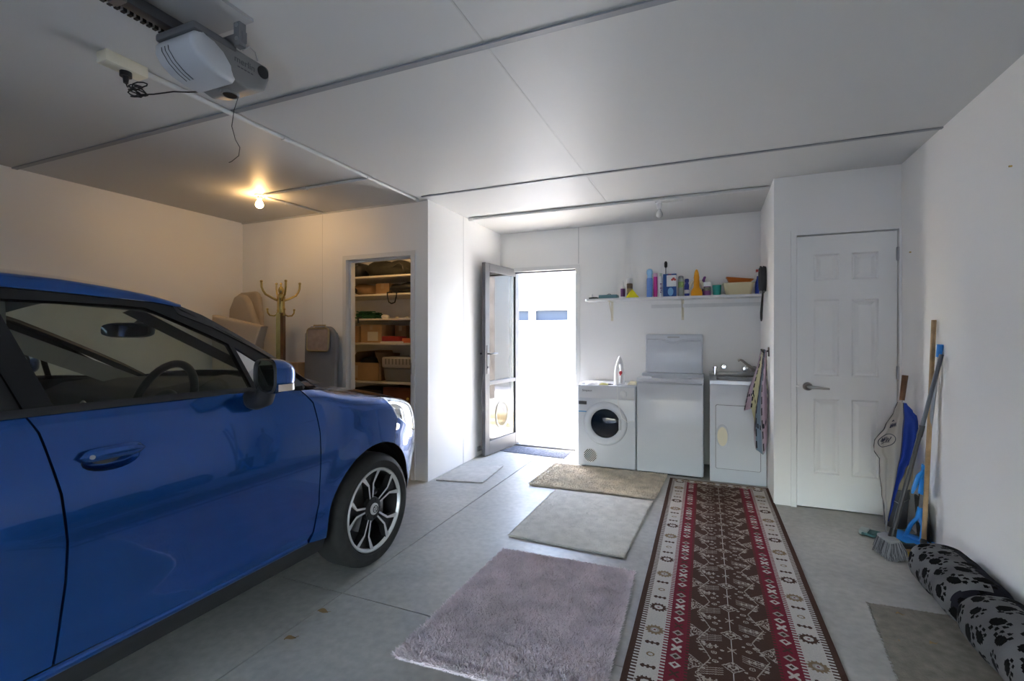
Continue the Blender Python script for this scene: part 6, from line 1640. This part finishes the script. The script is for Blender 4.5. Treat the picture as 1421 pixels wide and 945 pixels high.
# blue flat mop
a, b = Vector((1.142, 3.560, .03)), Vector((1.197, 3.40, 1.205))
r = pole_thing('flat_mop', 'bright blue flat mop with a metal handle leaning in the right corner', 'mop', a, b)
BLU = mat('bright_blue', (.02, .24, .72), .4)
g = G(); g.tube([a.lerp(b, .10), a.lerp(b, .98)], .0095, n=12); mk('handle', g, mat('mop_tube', (.35, .36, .38), .3, metal=.8), r)
g = G(); g.tube([a.lerp(b, .94), b], [.013, .015], n=12); mk('end_grip', g, BLU, r)
g = G(); g.tube([a.lerp(b, .25), a.lerp(b, .40)], [.020, .019], n=12); jn = mk('lever_joint', g, BLU, r)
p = a.lerp(b, .37)
g = G(); g.tube([p, p+Vector((-.035, -.012, -.035)), p+Vector((-.058, -.022, -.10)), p+Vector((-.068, -.026, -.135))], [.017, .018, .016, .008], n=10, flat=.6); mk('lever', g, BLU, jn)
Mp = Matrix.Translation((1.122, 3.545, .034)) @ Matrix.Rotation(radians(-52), 4, 'Z') @ Matrix.Rotation(radians(9), 4, 'X')
g = G(); g.box(-.125, .125, -.055, .055, -.008, .006, bev=.006, M=Mp); mk('plate', g, BLU, r)
g = G(); c = a.lerp(b, .135)
for q in ((-.045, 0, .004), (.045, 0, .004)): g.tube([Mp @ Vector(q), (Mp @ Vector(q)).lerp(c, .55)+Vector((q[0]*.25, 0, 0)), c], [.012, .012, .011], n=8)
g.tube([Mp @ Vector((-.05, 0, .012)), Mp @ Vector((.05, 0, .012))], .012, n=8); g.tube([c-(b-a).normalized()*.01, c+(b-a).normalized()*.05], [.019, .014], n=10); mk('swivel_frame', g, BLU, r)
# mop pad and dustpan
Mq = Matrix.Translation((1.02, 3.595, .001)) @ Matrix.Rotation(radians(-24), 4, 'Z')
g = G(); g.box(-.135, .125, -.050, .050, .001, .020, bev=.008, seg=3, M=Mq); pd = mk('mop_pad', g, mat('teal_microfibre', (.05, .12, .12), .95, noise=(50, .4), bump=(150, .8, .004)), label='dark teal mop pad lying flat on the floor under the blue mop', cat='mop pad')
g = G(); g.box(-.150, -.105, -.040, .040, .002, .030, bev=.006, M=Mq); mk('pad_clip', g, mat('pale_green_grey', (.35, .40, .38), .5), pd)
Md = Matrix.Translation((1.196, 3.56, .004)) @ Matrix.Rotation(radians(-3), 4, 'Y')
g = G(); g.box(-.012, 0, -.06, .13, 0, .27, bev=.005, M=Md); g.box(-.035, -.01, -.06, .13, 0, .02, bev=.005, M=Md); dp = mk('dustpan', g, BLACK, label='black dustpan standing on edge against the right wall', cat='dustpan')
g = G(); g.tube([Md @ Vector((-.006, .035, .26)), Md @ Vector((-.006, .035, .36))], [.013, .010], n=8); mk('handle', g, BLACK, dp)
# screws and marks on the walls
for p, lab in (((XR, 3.86, 1.80), 'tiny brass screw in the right wall high up near the corner'), ((XR, 2.74, 1.99), 'tiny screw in the right wall nearer the camera')):
    g = G(); g.cyl((XR+.001, p[1], p[2]), (XR-.010, p[1], p[2]), .004, n=8); tag(mk('wall_screw', g, BRASS), lab, 'screw')
# ================================================================== LIGHT, CAMERA
def lights():
    w = bpy.data.worlds.new('World'); SC.world = w; w.use_nodes = True; nt = w.node_tree
    sky = nt.nodes.new('ShaderNodeTexSky'); sky.sky_type = 'NISHITA'; sky.sun_disc = False
    sky.sun_elevation = radians(52); sky.sun_rotation = radians(-80); sky.air_density = 1.0; sky.dust_density = 2.5
    nt.links.new(sky.outputs[0], nt.nodes['Background'].inputs['Color']); nt.nodes['Background'].inputs['Strength'].default_value = 1.35
    sl = bpy.data.lights.new('sun', 'SUN'); sl.energy = 5; sl.angle = radians(.53); sl.color = (1, .97, .93)
    so = bpy.data.objects.new('sun', sl); COL.objects.link(so); so.location = (-6, 8, 9)
    d = Vector((.62, -.10, -.95)); so.rotation_euler = d.to_track_quat('-Z', 'Y').to_euler()
lights()
cam = bpy.data.cameras.new('camera'); co = bpy.data.objects.new('camera', cam); COL.objects.link(co)
cam.sensor_width = 36; cam.lens = 36*660/1421; cam.shift_y = -5.5/1421; cam.clip_start = .05
co.location = (0, 0, 1.25); co.rotation_euler = (radians(90), 0, radians(22.6))
SC.camera = co
vs = SC.view_settings
vs.view_transform = 'Standard'; vs.look = 'None'; vs.gamma = 1; vs.use_curve_mapping = False; vs.exposure = 2.3
SC.cycles.max_bounces = 14; SC.cycles.diffuse_bounces = 8; SC.cycles.glossy_bounces = 6; SC.cycles.transparent_max_bounces = 16
SC.cycles.use_denoising = True; SC.cycles.sample_clamp_indirect = 12; SC.cycles.caustics_reflective = False; SC.cycles.caustics_refractive = False
